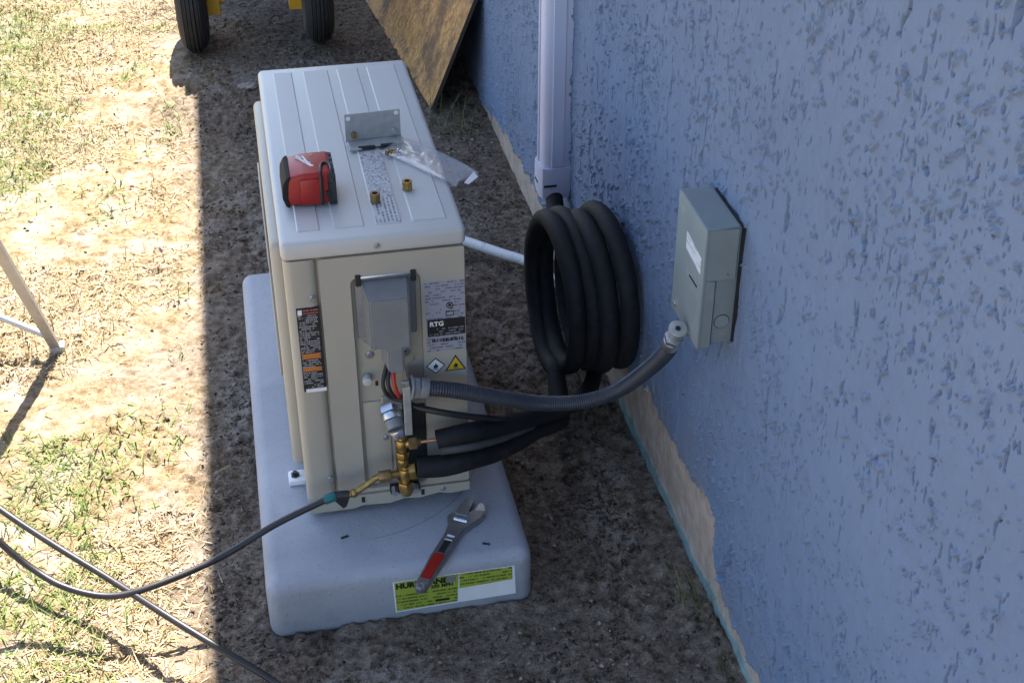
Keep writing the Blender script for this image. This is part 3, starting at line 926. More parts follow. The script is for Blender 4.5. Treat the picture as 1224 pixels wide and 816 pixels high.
# ------------------------------------------------------------------ line cover on the wall
lc = thing('line_cover', (0.655, 0.885, 0.25), 'off-white vertical line duct with end fitting on the blue wall', 'duct')
b = bmesh.new()
prof = [(0.690, 0.850), (0.640, 0.850), (0.628, 0.856), (0.622, 0.866), (0.622, 0.905), (0.628, 0.915), (0.640, 0.921), (0.690, 0.921)]
prism(b, prof, lambda x, y: (x, y, 0.318), lambda x, y: (x, y, 2.396))
part('duct', b, M['lilac'], lc, smooth=35)
b = bmesh.new(); box(b, 0.6185, 0.6225, 0.8835, 0.8875, 0.33, 2.39, 0.001, 1)
part('seam', b, M['lilac'], lc)
b = bmesh.new(); box(b, 0.643, 0.672, 0.8465, 0.8505, 0.33, 2.39, 0.001, 1)
part('seam', b, M['lilac'], lc)
b = bmesh.new()
of = [(0.688, 0.8445), (0.637, 0.8445), (0.623, 0.851), (0.6165, 0.863), (0.6165, 0.908), (0.623, 0.920), (0.637, 0.9265), (0.688, 0.9265)]
A = [b.verts.new((x, y, 0.326)) for x, y in of]
B = [b.verts.new((x, y, 0.268)) for x, y in of]
C = [b.verts.new((0.655 + (x - 0.655) * 0.93, 0.8855 + (y - 0.8855) * 0.90, 0.248)) for x, y in of]
for P0, P1 in ((A, B), (B, C)):
    for i in range(len(of)):
        jn = (i + 1) % len(of)
        b.faces.new((P0[i], P0[jn], P1[jn], P1[i]))
b.faces.new(list(reversed(A)))
bmesh.ops.recalc_face_normals(b, faces=b.faces[:])
fit = part('end_fitting', b, M['lilac'], lc, smooth=35)
b = bmesh.new(); box(b, 0.625, 0.655, 0.8430, 0.8448, 0.281, 0.286)
part('vent_slot', b, M['black'], fit)
b = bmesh.new(); box(b, 0.6150, 0.6168, 0.872, 0.897, 0.281, 0.286)
part('vent_slot', b, M['black'], fit)

# white drain pipe on the ground behind the unit
b = bmesh.new()
tube(b, catmull([(0.24, 1.22, 0.045), (0.38, 1.145, 0.040), (0.4754, 1.066, 0.034), (0.5542, 0.994, 0.030), (0.600, 0.950, 0.030), (0.640, 0.895, 0.028), (0.652, 0.83, 0.028)], 8), 0.0125, 14)
o = part('drain_pipe', b, M['whitepvc'], None, smooth=60, loc=(0.47, 1.06, 0.03))
tag(o, 'thin white plastic pipe on the ground between the unit and the wall', 'pipe')

# ------------------------------------------------------------------ disconnect box
db = thing('disconnect_box', (0.655, -0.168, 0.54), 'grey metal electrical disconnect box mounted on the blue wall', 'electrical box')
BX0, BX1, BY0, BY1, BZ0, BZ1 = 0.6255, 0.6835, -0.234, -0.098, 0.541, 0.751
b = bmesh.new(); box(b, BX0 + 0.004, BX1, BY0 + 0.004, BY1 - 0.003, BZ0 + 0.003, BZ1 - 0.003, 0.003, 2)
part('enclosure', b, M['boxgrey'], db, smooth=40)
b = bmesh.new()
box(b, BX0, BX0 + 0.0065, BY0, BY1, BZ0 - 0.004, BZ1 - 0.0005, 0.0015, 2)
box(b, BX0 + 0.0015, BX1 - 0.004, BY0 + 0.001, BY1 - 0.001, BZ1 - 0.0030, BZ1, 0.0012, 1)
box(b, BX0 + 0.004, BX0 + 0.022, BY0 + 0.0005, BY0 + 0.0040, BZ0 - 0.003, BZ0 + 0.118, 0.001, 1)
box(b, BX0 + 0.004, BX1 - 0.005, BY0 + 0.0005, BY0 + 0.0040, BZ0 + 0.1185, BZ1 - 0.003, 0.001, 1)
cv = part('cover', b, M['boxgrey'], db, smooth=40)
b = bmesh.new(); box(b, BX0 - 0.0008, BX0 + 0.001, -0.222, -0.150, 0.672, 0.700)
for v_ in b.verts: v_.co.z += (v_.co.y + 0.186) * 0.12
M['boxlabel'] = printed('box sticker print', (0.60, 0.62, 0.66), (0.42, 0.44, 0.48), 0.009, ax=('y', 'z'), cover=0.5, letter=300)
part('sticker', b, M['boxlabel'], cv)
b = bmesh.new(); box(b, BX0 - 0.0012, BX0 + 0.001, -0.212, -0.176, 0.6385, 0.6410)
part('finger_slot', b, M['inkblack'], cv)
b = bmesh.new()
cyl(b, (0.664, BY0 + 0.0045, 0.583), (0.664, BY0 + 0.0028, 0.583), 0.0115, n=24)
part('knockout', b, M['boxgrey'], db, smooth=40)
b = bmesh.new()
ring_plate(b, [(0.664 + 0.0128 * math.cos(k * math.pi / 14), 0.583 + 0.0128 * math.sin(k * math.pi / 14)) for k in range(28)], [(0.664 + 0.0118 * math.cos(k * math.pi / 14), 0.583 + 0.0118 * math.sin(k * math.pi / 14)) for k in range(28)], BY0 + 0.0036, BY0 + 0.0050)
part('knockout_ring', b, M['conduit'], db)
b = bmesh.new(); box(b, BX0 + 0.0225, BX0 + 0.0236, BY0 + 0.0034, BY0 + 0.0046, BZ0, BZ0 + 0.117)
part('cover_gap', b, M['conduit'], db)
b = bmesh.new(); cyl(b, (BX0 + 0.001, BY1 - 0.018, BZ0 + 0.011), (BX0 - 0.0026, BY1 - 0.018, BZ0 + 0.011), 0.0048, n=14, bev=0.0008)
part('cover_screw', b, M['steel'], cv, smooth=35)
b = bmesh.new()
cyl(b, (0.6640, BY0 + 0.0015, 0.683 - 0.014), (0.6640, BY0 - 0.0015, 0.683 - 0.014), 0.0022, n=10)
part('rivet', b, M['steel'], db)
b = bmesh.new(); box(b, 0.6830, 0.6905, BY0 + 0.002, BY1 - 0.002, BZ0 + 0.002, BZ1 - 0.002)  # black slab paints in the shade line between the box and the wall
part('back_shade_line', b, M['black'], db)

# ------------------------------------------------------------------ things on the lid
bt = thing('battery_pack', (0.06, 0.155, 0.672), 'red and black cordless tool battery lying on the unit lid', 'battery')
b = bmesh.new()
prof = [(0.020, 0.6745), (0.0165, 0.690), (0.019, 0.712), (0.028, 0.7265), (0.050, 0.7315), (0.098, 0.7315), (0.098, 0.6745)]
nb = bmesh.new()
A = [nb.verts.new((x, 0.112, z)) for x, z in prof]
B = [nb.verts.new((x, 0.196, z)) for x, z in prof]
nb.faces.new(A); nb.faces.new(list(reversed(B)))
for i in range(len(prof)):
    jn = (i + 1) % len(prof)
    nb.faces.new((A[jn], A[i], B[i], B[jn]))
bmesh.ops.recalc_face_normals(nb, faces=nb.faces[:])
bmesh.ops.bevel(nb, geom=nb.edges[:], offset=0.0055, segments=3, affect='EDGES', profile=0.5)
merge(b, nb)
box(b, 0.044, 0.080, 0.1075, 0.120, 0.676, 0.722, 0.004, 2)
part('body', b, M['red'], bt, smooth=30)
b = bmesh.new()
nb = bmesh.new()
pr2 = [(0.0205, 0.673), (0.0145, 0.690), (0.0165, 0.713), (0.024, 0.7265), (0.0305, 0.7285), (0.026, 0.714), (0.024, 0.690), (0.027, 0.673)]
prism(nb, pr2, lambda x, z: (x, 0.1105, z), lambda x, z: (x, 0.1975, z))
bmesh.ops.bevel(nb, geom=nb.edges[:], offset=0.0015, segments=2, affect='EDGES')
merge(b, nb)
part('end_bumper', b, M['mattblack'], bt, smooth=30)
b = bmesh.new()
for y0, y1 in ((0.108, 0.122), (0.127, 0.140), (0.146, 0.162), (0.168, 0.180), (0.186, 0.197)):
    box(b, 0.094, 0.1035, y0, y1, 0.6735, 0.7275, 0.0015, 1)
box(b, 0.090, 0.1000, 0.110, 0.196, 0.6730, 0.7290, 0.002, 1)
part('terminal_block', b, M['black'], bt, smooth=30)
b = bmesh.new()
arch = [(0.0765, -0.121, 0)]
pA = catmull([(0.079, 0.1085, 0.676), (0.079, 0.1085, 0.715), (0.080, 0.117, 0.7305), (0.083, 0.140, 0.7325), (0.090, 0.146, 0.7325), (0.096, 0.140, 0.7325), (0.098, 0.117, 0.7305), (0.098, 0.1085, 0.715)], 6)
tube(b, pA, 0.0030, 8)
part('latch_trim', b, M['black'], bt, smooth=60)
b = bmesh.new(); box(b, 0.0865, 0.0925, 0.1078, 0.116, 0.686, 0.698)
part('contact_slot', b, M['inkblack'], bt)
TOP = lambda x, y, z, a: Matrix.Translation((x, y, z)) @ Matrix.Rotation(R(a), 4, 'Z')
part('lettering', text_mesh('Milwaukee', 0.0125, TOP(0.0375, 0.1835, 0.7320, -58), shear=0.35, bold=0.0003), M['white'], bt)
b = bmesh.new()
prism(b, [(0.0535, 0.1810), (0.0560, 0.1810), (0.0660, 0.1440), (0.0690, 0.1405), (0.0650, 0.1400), (0.0625, 0.1440)], lambda x, y: (x, y, 0.7316), lambda x, y: (x, y, 0.7321))
part('emblem_stroke', b, M['white'], bt)
b = bmesh.new(); box(b, 0.066, 0.072, 0.178, 0.186, 0.7312, 0.7320, 0.0003, 1)
part('emblem_dot', b, M['inkorange'], bt)

br = thing('angle_bracket', (0.19, 0.345, 0.672), 'grey steel angle bracket with punched holes standing on the unit lid', 'bracket')
b = bmesh.new()
fnv = lambda x, y, z: (0.1925 + (x - 0.1925), 0.3445 + 0.06 * (x - 0.19), z)
for (x0, x1, z0, z1) in ((0.141, 0.2415, 0.6725, 0.7275),):
    A = [b.verts.new(fnv(x, 0, z)) for x, z in ((x0, z0), (x1, z0), (x1, z1), (x0, z1))]
    B = [b.verts.new(Vector(fnv(x, 0, z)) + Vector((0, 0.0022, 0))) for x, z in ((x0, z0), (x1, z0), (x1, z1), (x0, z1))]
    b.faces.new(A); b.faces.new(list(reversed(B)))
    for i in range(4):
        b.faces.new((A[(i + 1) % 4], A[i], B[i], B[(i + 1) % 4]))
bmesh.ops.recalc_face_normals(b, faces=b.faces[:])
part('upright_plate', b, M['galv'], br)
b = bmesh.new()
box(b, 0.1435, 0.2440, 0.312, 0.3425, 0.6745, 0.6768, 0.0005, 1, rot=Matrix.Rotation(R(3.4), 3, 'Z'))
box(b, 0.144, 0.166, 0.3045, 0.3110, 0.6735, 0.6768, 0.0005, 1, rot=None)
fl = part('foot_plate', b, M['galv'], br)
for x, y in ((0.1600, 0.3105), (0.2000, 0.3130)):
    b = bmesh.new(); box(b, x, x + 0.030, y - 0.0035, y + 0.004, 0.6735, 0.6773)
    part('slot', b, M['inkblack'], br)
for x, z in ((0.1475, 0.7195), (0.2345, 0.7215)):
    b = bmesh.new(); cyl(b, fnv(x, 0, z), Vector(fnv(x, 0, z)) + Vector((0, -0.0006, 0)), 0.0040, n=16)
    part('hole', b, M['white'], br)
for x, m in ((0.1555, 'brassdark'), (0.2280, 'steel')):
    b = bmesh.new()
    p = Vector(fnv(x, 0, 0.688))
    hexnut(b, p, p + Vector((0, -0.007, 0)), 0.0060)
    part('bolt', b, M[m], br)

for i, (x, y, lab) in enumerate(((0.166, 0.108, 'brass flare nut on the printed sheet of the lid'), (0.2245, 0.142, 'brass flare nut on bare lid, the one nearer the wall'))):
    b = bmesh.new()
    ring_plate(b, [(x + 0.0085 * math.cos(k * math.pi / 12), y + 0.0085 * math.sin(k * math.pi / 12)) for k in range(24)],
               [(x + 0.0050 * math.cos(k * math.pi / 12), y + 0.0050 * math.sin(k * math.pi / 12)) for k in range(24)], 0.6875, 0.6715, fn=lambda a, c, h: (a, c, h))
    cyl(b, (x, y, 0.6722), (x, y, 0.681), 0.0094, n=6, bev=0.0006)
    o = part('flare_nut', b, M['brass' if i else 'brassdark'], None, smooth=35, loc=(x, y, 0.6715))
    tag(o, lab, 'nut', 'brass nuts on the lid')

# clear bag with fasteners
NU, NV = 60, 34
def bag_pt(u, v):
    a = Vector((0.194, 0.285)); bq = Vector((0.246, 0.334)); cq = Vector((0.356, 0.208)); dq = Vector((0.306, 0.132))
    bot = a.lerp(dq, u); topp = bq.lerp(cq, u)
    p = bot.lerp(topp, v)
    p += Vector((math.sin(v * 5 + u * 3) * 0.004, math.sin(u * 7 + v * 2) * 0.004))
    return p
bu = np.linspace(0, 1, NU); bv = np.linspace(0, 1, NV)
b = bmesh.new()
lay = []
for side in (1, -1):
    G = []
    for u in bu:
        row = []
        for v_ in bv:
            p = bag_pt(u, v_)
            env = (math.sin(math.pi * min(max(v_, 0), 1)) ** 0.6) * (math.sin(math.pi * (0.04 + 0.92 * u)) ** 0.5)
            cr = float(fbm(np.array([u * 0.14]), np.array([v_ * 0.05]), 0.03, 3, 300 + (side > 0))[0]) - 0.5
            z = 0.6735 + (0.004 + 0.005 * env * (0.6 + 1.2 * abs(cr) * 2) + cr * 0.003 if side > 0 else 0.0006)
            if p.x > 0.292:
                z -= (p.x - 0.292) * 0.30 - (0.010 if side < 0 else 0.012) * 0
            row.append(b.verts.new((p.x, p.y, z)))
        G.append(row)
    for i in range(NU - 1):
        for jn in range(NV - 1):
            b.faces.new((G[i][jn], G[i + 1][jn], G[i + 1][jn + 1], G[i][jn + 1]))
t = NT('clear bag film')
t.t.nodes.remove(t.b)
tr = t.n('ShaderNodeBsdfTransparent'); tr.inputs[0].default_value = (0.93, 0.94, 0.95, 1)
gl = t.n('ShaderNodeBsdfGlossy'); gl.inputs['Roughness'].default_value = 0.22
df = t.n('ShaderNodeBsdfDiffuse'); df.inputs[0].default_value = (0.75, 0.78, 0.8, 1)
lw = t.n('ShaderNodeLayerWeight'); lw.inputs[0].default_value = 0.22
bp = t.n('ShaderNodeBump'); bp.inputs['Distance'].default_value = 0.0015
t.l(t.noise(t.coord(), 90, 3), bp.inputs['Height'])
t.l(bp.outputs[0], gl.inputs['Normal']); t.l(bp.outputs[0], lw.inputs['Normal'])
m1 = t.n('ShaderNodeMixShader'); m2 = t.n('ShaderNodeMixShader'); m2.inputs[0].default_value = 0.10
t.l(lw.outputs['Facing'], m1.inputs[0]); t.l(tr.outputs[0], m1.inputs[1]); t.l(gl.outputs[0], m1.inputs[2])
t.l(m1.outputs[0], m2.inputs[1]); t.l(df.outputs[0], m2.inputs[2])
t.l(m2.outputs[0], t.t.nodes['Material Output'].inputs[0])
bg_ = thing('plastic_bag', (0.27, 0.24, 0.6735), 'crumpled clear plastic bag hanging over the lid edge beside the bracket', 'bag')
part('film', b, t.m, bg_, smooth=180)
b = bmesh.new()
prism(b, [(0.350, 0.206), (0.355, 0.188), (0.332, 0.150), (0.324, 0.152)], lambda x, y: (x, y, 0.672 - (x - 0.292) * 0.3 + 0.006), lambda x, y: (x, y, 0.672 - (x - 0.292) * 0.3 + 0.0065))
part('printed_strip', b, M['white'], bg_)
FA = [('golden', 'brass'), ('dark', 'brassdark'), ('silver', 'steel')]
spots = [(0.2120, 0.279, 40, 1), (0.2205, 0.273, -20, 1), (0.2270, 0.268, 75, 2), (0.2215, 0.283, 10, 0), (0.2325, 0.275, -50, 2), (0.2130, 0.289, 100, 0)]
for x, y, a, k in spots:
    b = bmesh.new()
    d = Vector((math.cos(R(a)), math.sin(R(a)), 0))
    p = Vector((x, y, 0.6782))
    cyl(b, p - d * 0.006, p + d * 0.006, 0.0022, 0.0014, n=8)
    cyl(b, p - d * 0.008, p - d * 0.006, 0.0042, n=10)
    o = part('screw', b, M[FA[k][1]], None, loc=(x, y, 0.676))
    tag(o, 'small screw inside the clear plastic bag on the lid', 'screw', 'screws in the plastic bag')

# ------------------------------------------------------------------ adjustable wrench on the pad
P0 = Vector((0.1700, -0.2300)); P1 = Vector((0.2930, -0.0330))
dW = (P1 - P0).normalized(); nW = Vector((-dW.y, dW.x)); LW = (P1 - P0).length
zt = 0.1005
def W(s, o_, z):
    p = P0 + dW * (s * LW) + nW * (o_ * 1.18)
    return (p.x, p.y, z)
wr = thing('adjustable_wrench', (0.23, -0.13, 0.1), 'steel adjustable wrench with red grip lying across the pad edge', 'wrench')
b = bmesh.new()
hd = [(0.03, -0.0095), (0.0, -0.0080), (-0.02, -0.004), (-0.025, 0.0), (-0.02, 0.004), (0.0, 0.0080), (0.03, 0.0095), (0.35, 0.0125), (0.58, 0.0120), (0.70, 0.0135), (0.78, 0.020), (0.86, 0.0275), (0.93, 0.0290), (1.00, 0.0235), (1.045, 0.0150), (1.02, 0.0115), (0.93, 0.0085), (0.90, 0.002), (0.86, -0.020), (0.80, -0.0235), (0.72, -0.0145), (0.58, -0.0115), (0.35, -0.0125)]
nb = bmesh.new()
prism(nb, [(s, -o_) for s, o_ in hd], lambda s, o_: W(s, o_, zt), lambda s, o_: W(s, o_, zt + 0.0115))
bmesh.ops.bevel(nb, geom=[e for e in nb.edges if abs(e.verts[0].co.z - e.verts[1].co.z) < 1e-5], offset=0.0018, segments=2, affect='EDGES')
merge(b, nb)
M['wrench'] = simple('satin wrench steel', (0.34, 0.345, 0.36), 0.36, 0.85, var=0.15, scale=80)
part('handle', b, M['wrench'], wr, smooth=30)
b = bmesh.new()
jw = [(0.845, -0.008), (0.845, 0.014), (0.93, 0.0150), (1.045, 0.0105), (1.055, 0.002), (1.03, -0.0035), (0.93, -0.0045)]
nb = bmesh.new()
prism(nb, jw, lambda s, o_: W(s, o_, zt + 0.0008), lambda s, o_: W(s, o_, zt + 0.0122))
bmesh.ops.bevel(nb, geom=nb.edges[:], offset=0.0012, segments=1, affect='EDGES')
merge(b, nb)
part('sliding_jaw', b, M['wrench'], wr, smooth=30)
b = bmesh.new()
prism(b, [(0.945, -0.0120), (0.955, -0.0275), (1.00, -0.0230), (1.040, -0.0155), (1.02, -0.0125)], lambda s, o_: W(s, o_, zt + 0.010), lambda s, o_: W(s, o_, zt + 0.0122))
part('jaw_face', b, M['chrome'], wr)
b = bmesh.new()
for k in range(6):
    c0 = W(0.800, -0.010 + k * 0.0034, zt + 0.0095); c1 = W(0.800, -0.010 + k * 0.0034 + 0.0024, zt + 0.0095)
    cyl(b, c0, c1, 0.0062, n=14)
cyl(b, W(0.800, -0.011, zt + 0.0092), W(0.800, 0.011, zt + 0.0092), 0.0048, n=12)
part('knurl', b, M['chrome'], wr, smooth=30)
b = bmesh.new()
prism(b, [(0.10, -0.0075), (0.10, 0.0075), (0.36, 0.0088), (0.385, 0.006), (0.385, -0.006), (0.36, -0.0088)], lambda s, o_: W(s, o_, zt + 0.010), lambda s, o_: W(s, o_, zt + 0.0124))
part('grip_inlay', b, M['red'], wr)
for s0, s1 in ((0.585, 0.605), (0.545, 0.553)):
    b = bmesh.new(); prism(b, [(s0, -0.0060), (s0, 0.0060), (s1, 0.0060), (s1, -0.0060)], lambda s, o_: W(s, o_, zt + 0.0112), lambda s, o_: W(s, o_, zt + 0.0119))
    part('stamped_mark', b, M['white'], wr)
for s0, s1 in ((0.40, 0.535),):
    b = bmesh.new(); prism(b, [(s0, -0.0050), (s0, 0.0050), (s1, 0.0050), (s1, -0.0050)], lambda s, o_: W(s, o_, zt + 0.0105), lambda s, o_: W(s, o_, zt + 0.0118))
    part('web_recess', b, M['black'], wr)
b = bmesh.new()
cc = [W(-0.002 + 0.0, 0, 0)] 
ringo = [(0.022 + 0.034 * math.cos(k * math.pi / 12), 0.0070 * math.sin(k * math.pi / 12)) for k in range(24)]
ringi = [(0.022 + 0.018 * math.cos(k * math.pi / 12), 0.0036 * math.sin(k * math.pi / 12)) for k in range(24)]
ring_plate(b, ringo, ringi, zt + 0.0126, zt + 0.0108, fn=lambda s, o_, z: W(s, o_, z))
part('hang_ring', b, M['chrome'], wr, smooth=30)

for x, y, a, lab in ((0.0589, -0.066, 15, 'tiny black scrap on the pad in front of the unit'), (0.3027, -0.134, -25, 'tiny black scrap on the pad to the right of the wrench')):
    b = bmesh.new(); box(b, x - 0.007, x + 0.007, y - 0.002, y + 0.002, 0.1003, 0.103, 0.0006, 1, rot=Matrix.Rotation(R(a), 3, 'Z'))
    tag(part('plastic_scrap', b, M['black'], None, loc=(x, y, 0.1)), lab, 'scrap', 'scraps on the pad')

# ------------------------------------------------------------------ OSB sheet leaning on the wall
t = NT('strand board')
v = t.coord((1, 1, 1))
vo = t.n('ShaderNodeTexVoronoi'); vo.inputs['Scale'].default_value = 34
mp = t.n('ShaderNodeMapping'); mp.inputs['Scale'].default_value = (1.8, 1.5, 0.95); mp.inputs['Rotation'].default_value = (0.5, 0.0, 0.0)
tc_ = t.n('ShaderNodeTexCoord'); t.l(tc_.outputs['Object'], mp.inputs[0]); 
nd = t.n('ShaderNodeTexNoise'); nd.inputs['Scale'].default_value = 14; nd.inputs['Detail'].default_value = 4
t.l(mp.outputs[0], nd.inputs['Vector'])
va = t.n('ShaderNodeVectorMath', operation='MULTIPLY_ADD'); t.l(nd.outputs['Color'], va.inputs[0]); va.inputs[1].default_value = (0.30, 0.30, 0.30)
t.l(mp.outputs[0], va.inputs[2]); t.l(va.outputs[0], vo.inputs['Vector'])
fl_ = t.ramp(vo.outputs['Color'], [(0.12, (0.32, 0.155, 0.05)), (0.5, (0.50, 0.265, 0.085)), (0.88, (0.62, 0.36, 0.135))])
st = t.noise(t.coord((1, 1, 1)), 6.5, 7, 0.75)
fl_ = t.mix(t.ramp(st, [(0.47, (0, 0, 0)), (0.60, (0.85, 0.85, 0.85))]), fl_, (0.13, 0.085, 0.055))
t.bump(vo.outputs['Distance'], 0.006, 0.6)
m_osb = t.set(fl_, 0.8)
M['osbedge'] = simple('weathered board edge', (0.05, 0.04, 0.033), 0.9)
ob = thing('osb_sheet', (0.52, 2.0, 0), 'orange-brown strand board sheet leaning against the blue wall behind the unit', 'board')
A0 = Vector((0.523, 1.970, 0.0)); A1 = Vector((0.420, 3.15, 0.0)); T0 = Vector((0.664, 1.930, 0.370)); T1 = Vector((0.664, 3.11, 0.370))
nrm = (A1 - A0).cross(T0 - A0).normalized()
if nrm.x > 0: nrm = -nrm
b = bmesh.new()
f0 = [b.verts.new(p + nrm * 0.0005) for p in (A0, A1, T1, T0)]
f1 = [b.verts.new(p - nrm * 0.011) for p in (A0, A1, T1, T0)]
b.faces.new(f0); b.faces.new(list(reversed(f1)))
for i in range(4):
    b.faces.new((f0[(i + 1) % 4], f0[i], f1[i], f1[(i + 1) % 4]))
bmesh.ops.recalc_face_normals(b, faces=b.faces[:])
part('sheet', b, m_osb, ob)
b = bmesh.new()
e0 = [b.verts.new(p) for p in (A0 + nrm * 0.0003 + Vector((0, -0.004, 0)), A0 - nrm * 0.0112 + Vector((0, -0.004, 0)), T0 - nrm * 0.0112 + Vector((0, -0.004, 0)), T0 + nrm * 0.0003 + Vector((0, -0.004, 0)))]
e1 = [b.verts.new(v_.co + Vector((0, 0.003, 0))) for v_ in e0]
b.faces.new(e0); b.faces.new(list(reversed(e1)))
for i in range(4):
    b.faces.new((e0[(i + 1) % 4], e0[i], e1[i], e1[(i + 1) % 4]))
bmesh.ops.recalc_face_normals(b, faces=b.faces[:])
part('edge_band', b, M['osbedge'], ob)

# ------------------------------------------------------------------ yard cart
ct = thing('yard_cart', (0.02, 2.64, 0), 'yard cart with two black tyres and yellow frame behind the unit', 'cart')
def lathe_x(bm, cx, cy, cz, prof, n=40):
    rings = []
    for k in range(n):
        a = 2 * math.pi * k / n
        rings.append([bm.verts.new((cx + px, cy + r * math.cos(a), cz + r * math.sin(a))) for px, r in prof])
    for k in range(n):
        r0, r1 = rings[k], rings[(k + 1) % n]
        for i in range(len(prof) - 1):
            bm.faces.new((r0[i], r0[i + 1], r1[i + 1], r1[i]))
RT = 0.205
for cx in (-0.180, 0.236):
    b = bmesh.new()
    tp = [(-0.030, 0.105), (-0.044, 0.122), (-0.049, 0.145), (-0.046, 0.168), (-0.038, 0.184), (-0.028, 0.194)]
    for xx in (-0.024, -0.012, 0.0, 0.012):
        hh = 0.204 - 18.0 * (xx + 0.006) ** 2
        tp += [(xx - 0.0005, hh - 0.006), (xx + 0.001, hh), (xx + 0.0095, hh), (xx + 0.0108, hh - 0.006)]
    tp += [(0.028, 0.194), (0.038, 0.184), (0.046, 0.168), (0.049, 0.145), (0.044, 0.122), (0.030, 0.105)]
    lathe_x(b, cx, 2.64, RT - 0.006, tp)
    bmesh.ops.recalc_face_normals(b, faces=b.faces[:])
    ty = part('tyre', b, M['tyre'], ct, smooth=30)
    b = bmesh.new()
    lathe_x(b, cx, 2.64, RT - 0.006, [(-0.036, 0.108), (-0.030, 0.106), (-0.012, 0.095), (-0.010, 0.0), (0.010, 0.0), (0.012, 0.095), (0.030, 0.106), (0.036, 0.108)])
    part('rim', b, M['black'], ty, smooth=30)
b = bmesh.new(); cyl(b, (-0.21, 2.64, RT - 0.006), (0.245, 2.64, RT - 0.006), 0.010, n=12)
part('axle', b, M['yellow'], ct, smooth=60)
for xx in (-0.108, 0.162):
    b = bmesh.new()
    box(b, xx - 0.021, xx + 0.021, 2.575, 2.582, 0.130, 0.46, 0.001, 1)
    box(b, xx - 0.021, xx - 0.017, 2.582, 2.67, 0.130, 0.46)
    box(b, xx + 0.017, xx + 0.021, 2.582, 2.67, 0.130, 0.46)
    pl_ = part('strut', b, M['yellow'], ct)
    b = bmesh.new(); cyl(b, (xx - 0.038, 2.615, 0.165), (xx + 0.038, 2.615, 0.165), 0.009, n=12)
    part('cross_bolt', b, M['yellow'], pl_)
b = bmesh.new()
trp = [(-0.13, 2.58, 0.46), (0.17, 2.58, 0.46), (0.17, 3.39, 0.46), (-0.13, 3.39, 0.46)]
A = [b.verts.new(p) for p in trp]; B = [b.verts.new((p[0] * 1.12, 2.58 + (p[1] - 2.58) * 1.05, 0.62)) for p in trp]
b.faces.new(list(reversed(A)))
for i in range(4):
    b.faces.new((A[i], A[(i + 1) % 4], B[(i + 1) % 4], B[i]))
part('tray', b, M['black'], ct)

# ------------------------------------------------------------------ stepladder at the left edge
ld = thing('stepladder', (-0.85, 0.45, 0), 'aluminium stepladder leg with brace standing in the sunlit yard', 'ladder')
LA = Vector((-0.5116, 0.8085, 0.0)); LD = Vector((-0.14, -0.385, 1.0))
def rail(bm, base, dirv, h, w=0.022, dpt=0.015):
    top_ = base + dirv * h
    d = dirv.normalized(); u = d.cross(Vector((0, 1, 0))).normalized(); v2 = d.cross(u).normalized()
    cs = [(-w / 2, -dpt / 2), (w / 2, -dpt / 2), (w / 2, -dpt / 2 + 0.004), (-w / 2 + 0.004, -dpt / 2 + 0.004), (-w / 2 + 0.004, dpt / 2 - 0.004), (w / 2, dpt / 2 - 0.004), (w / 2, dpt / 2), (-w / 2, dpt / 2)]
    A = [bm.verts.new(base + u * a + v2 * c_) for a, c_ in cs]; B = [bm.verts.new(top_ + u * a + v2 * c_) for a, c_ in cs]
    for i in range(8):
        bm.faces.new((A[i], A[(i + 1) % 8], B[(i + 1) % 8], B[i]))
    bm.faces.new(A); bm.faces.new(B)
    bmesh.ops.recalc_face_normals(bm, faces=bm.faces[:])
for base, dv in ((LA, LD), (Vector((-1.05, 0.8085, 0)), Vector((0.10, -0.43, 1))), (Vector((-0.49, -0.62, 0.0)) + Vector((-0.15, 0, 0)), Vector((-0.05, 0.43, 1))), (Vector((-1.12, -0.62, 0)), Vector((0.12, 0.43, 1)))):
    b = bmesh.new(); rail(b, base + dv * 0.012, dv, 1.62)
    lg = part('leg', b, M['alu'], ld)
    b = bmesh.new(); box(b, base.x - 0.017, base.x + 0.017, base.y - 0.016, base.y + 0.014, -0.004, 0.022, 0.004, 2)
    part('foot', b, M['galv'], lg)
def lp(h, base=LA, dv=LD): return base + dv * h
for h in (0.055, 0.62, 1.15):
    b = bmesh.new(); tube(b, [lp(h), lp(h + 0.03, Vector((-1.05, 0.8085, 0)), Vector((0.10, -0.43, 1)))] if h > 0.1 else [lp(h), Vector((-0.66, 0.832, 0.118)), lp(0.30, Vector((-1.05, 0.8085, 0)), Vector((0.10, -0.43, 1)))], 0.008, 8)
    part('brace', b, M['alu'], ld)
b = bmesh.new(); box(b, -0.95, -0.66, 0.02, 0.18, 1.60, 1.65, 0.01, 2)
part('top_cap', b, M['alu'], ld)

# ------------------------------------------------------------------ stones, weeds, grass, litter
def gz(x, y):
    return float(ground_h(np.array([x]), np.array([y]))[0])
def stone(x, y, s, seed, lab):
    rr = random.Random(seed)
    b = bmesh.new()
    bmesh.ops.create_icosphere(b, subdivisions=3, radius=1.0)
    for v_ in b.verts:
        k = 1 + rr.uniform(-0.22, 0.22)
        v_.co = Vector((x + v_.co.x * s * 1.3 * k, y + v_.co.y * s * 0.9 * k, gz(x, y) + s * 0.25 + v_.co.z * s * 0.35 * k))
    tag(part('stone', b, M['stone'], None, loc=(x, y, 0)), lab, 'stone')
M['stone'] = simple('pale limestone', (0.30, 0.265, 0.22), 0.9, var=0.2, scale=60, bump=0.003, bscale=200)
stone(-0.0288, 2.251, 0.024, 1, 'pale flat stone lying by the far left corner of the unit')

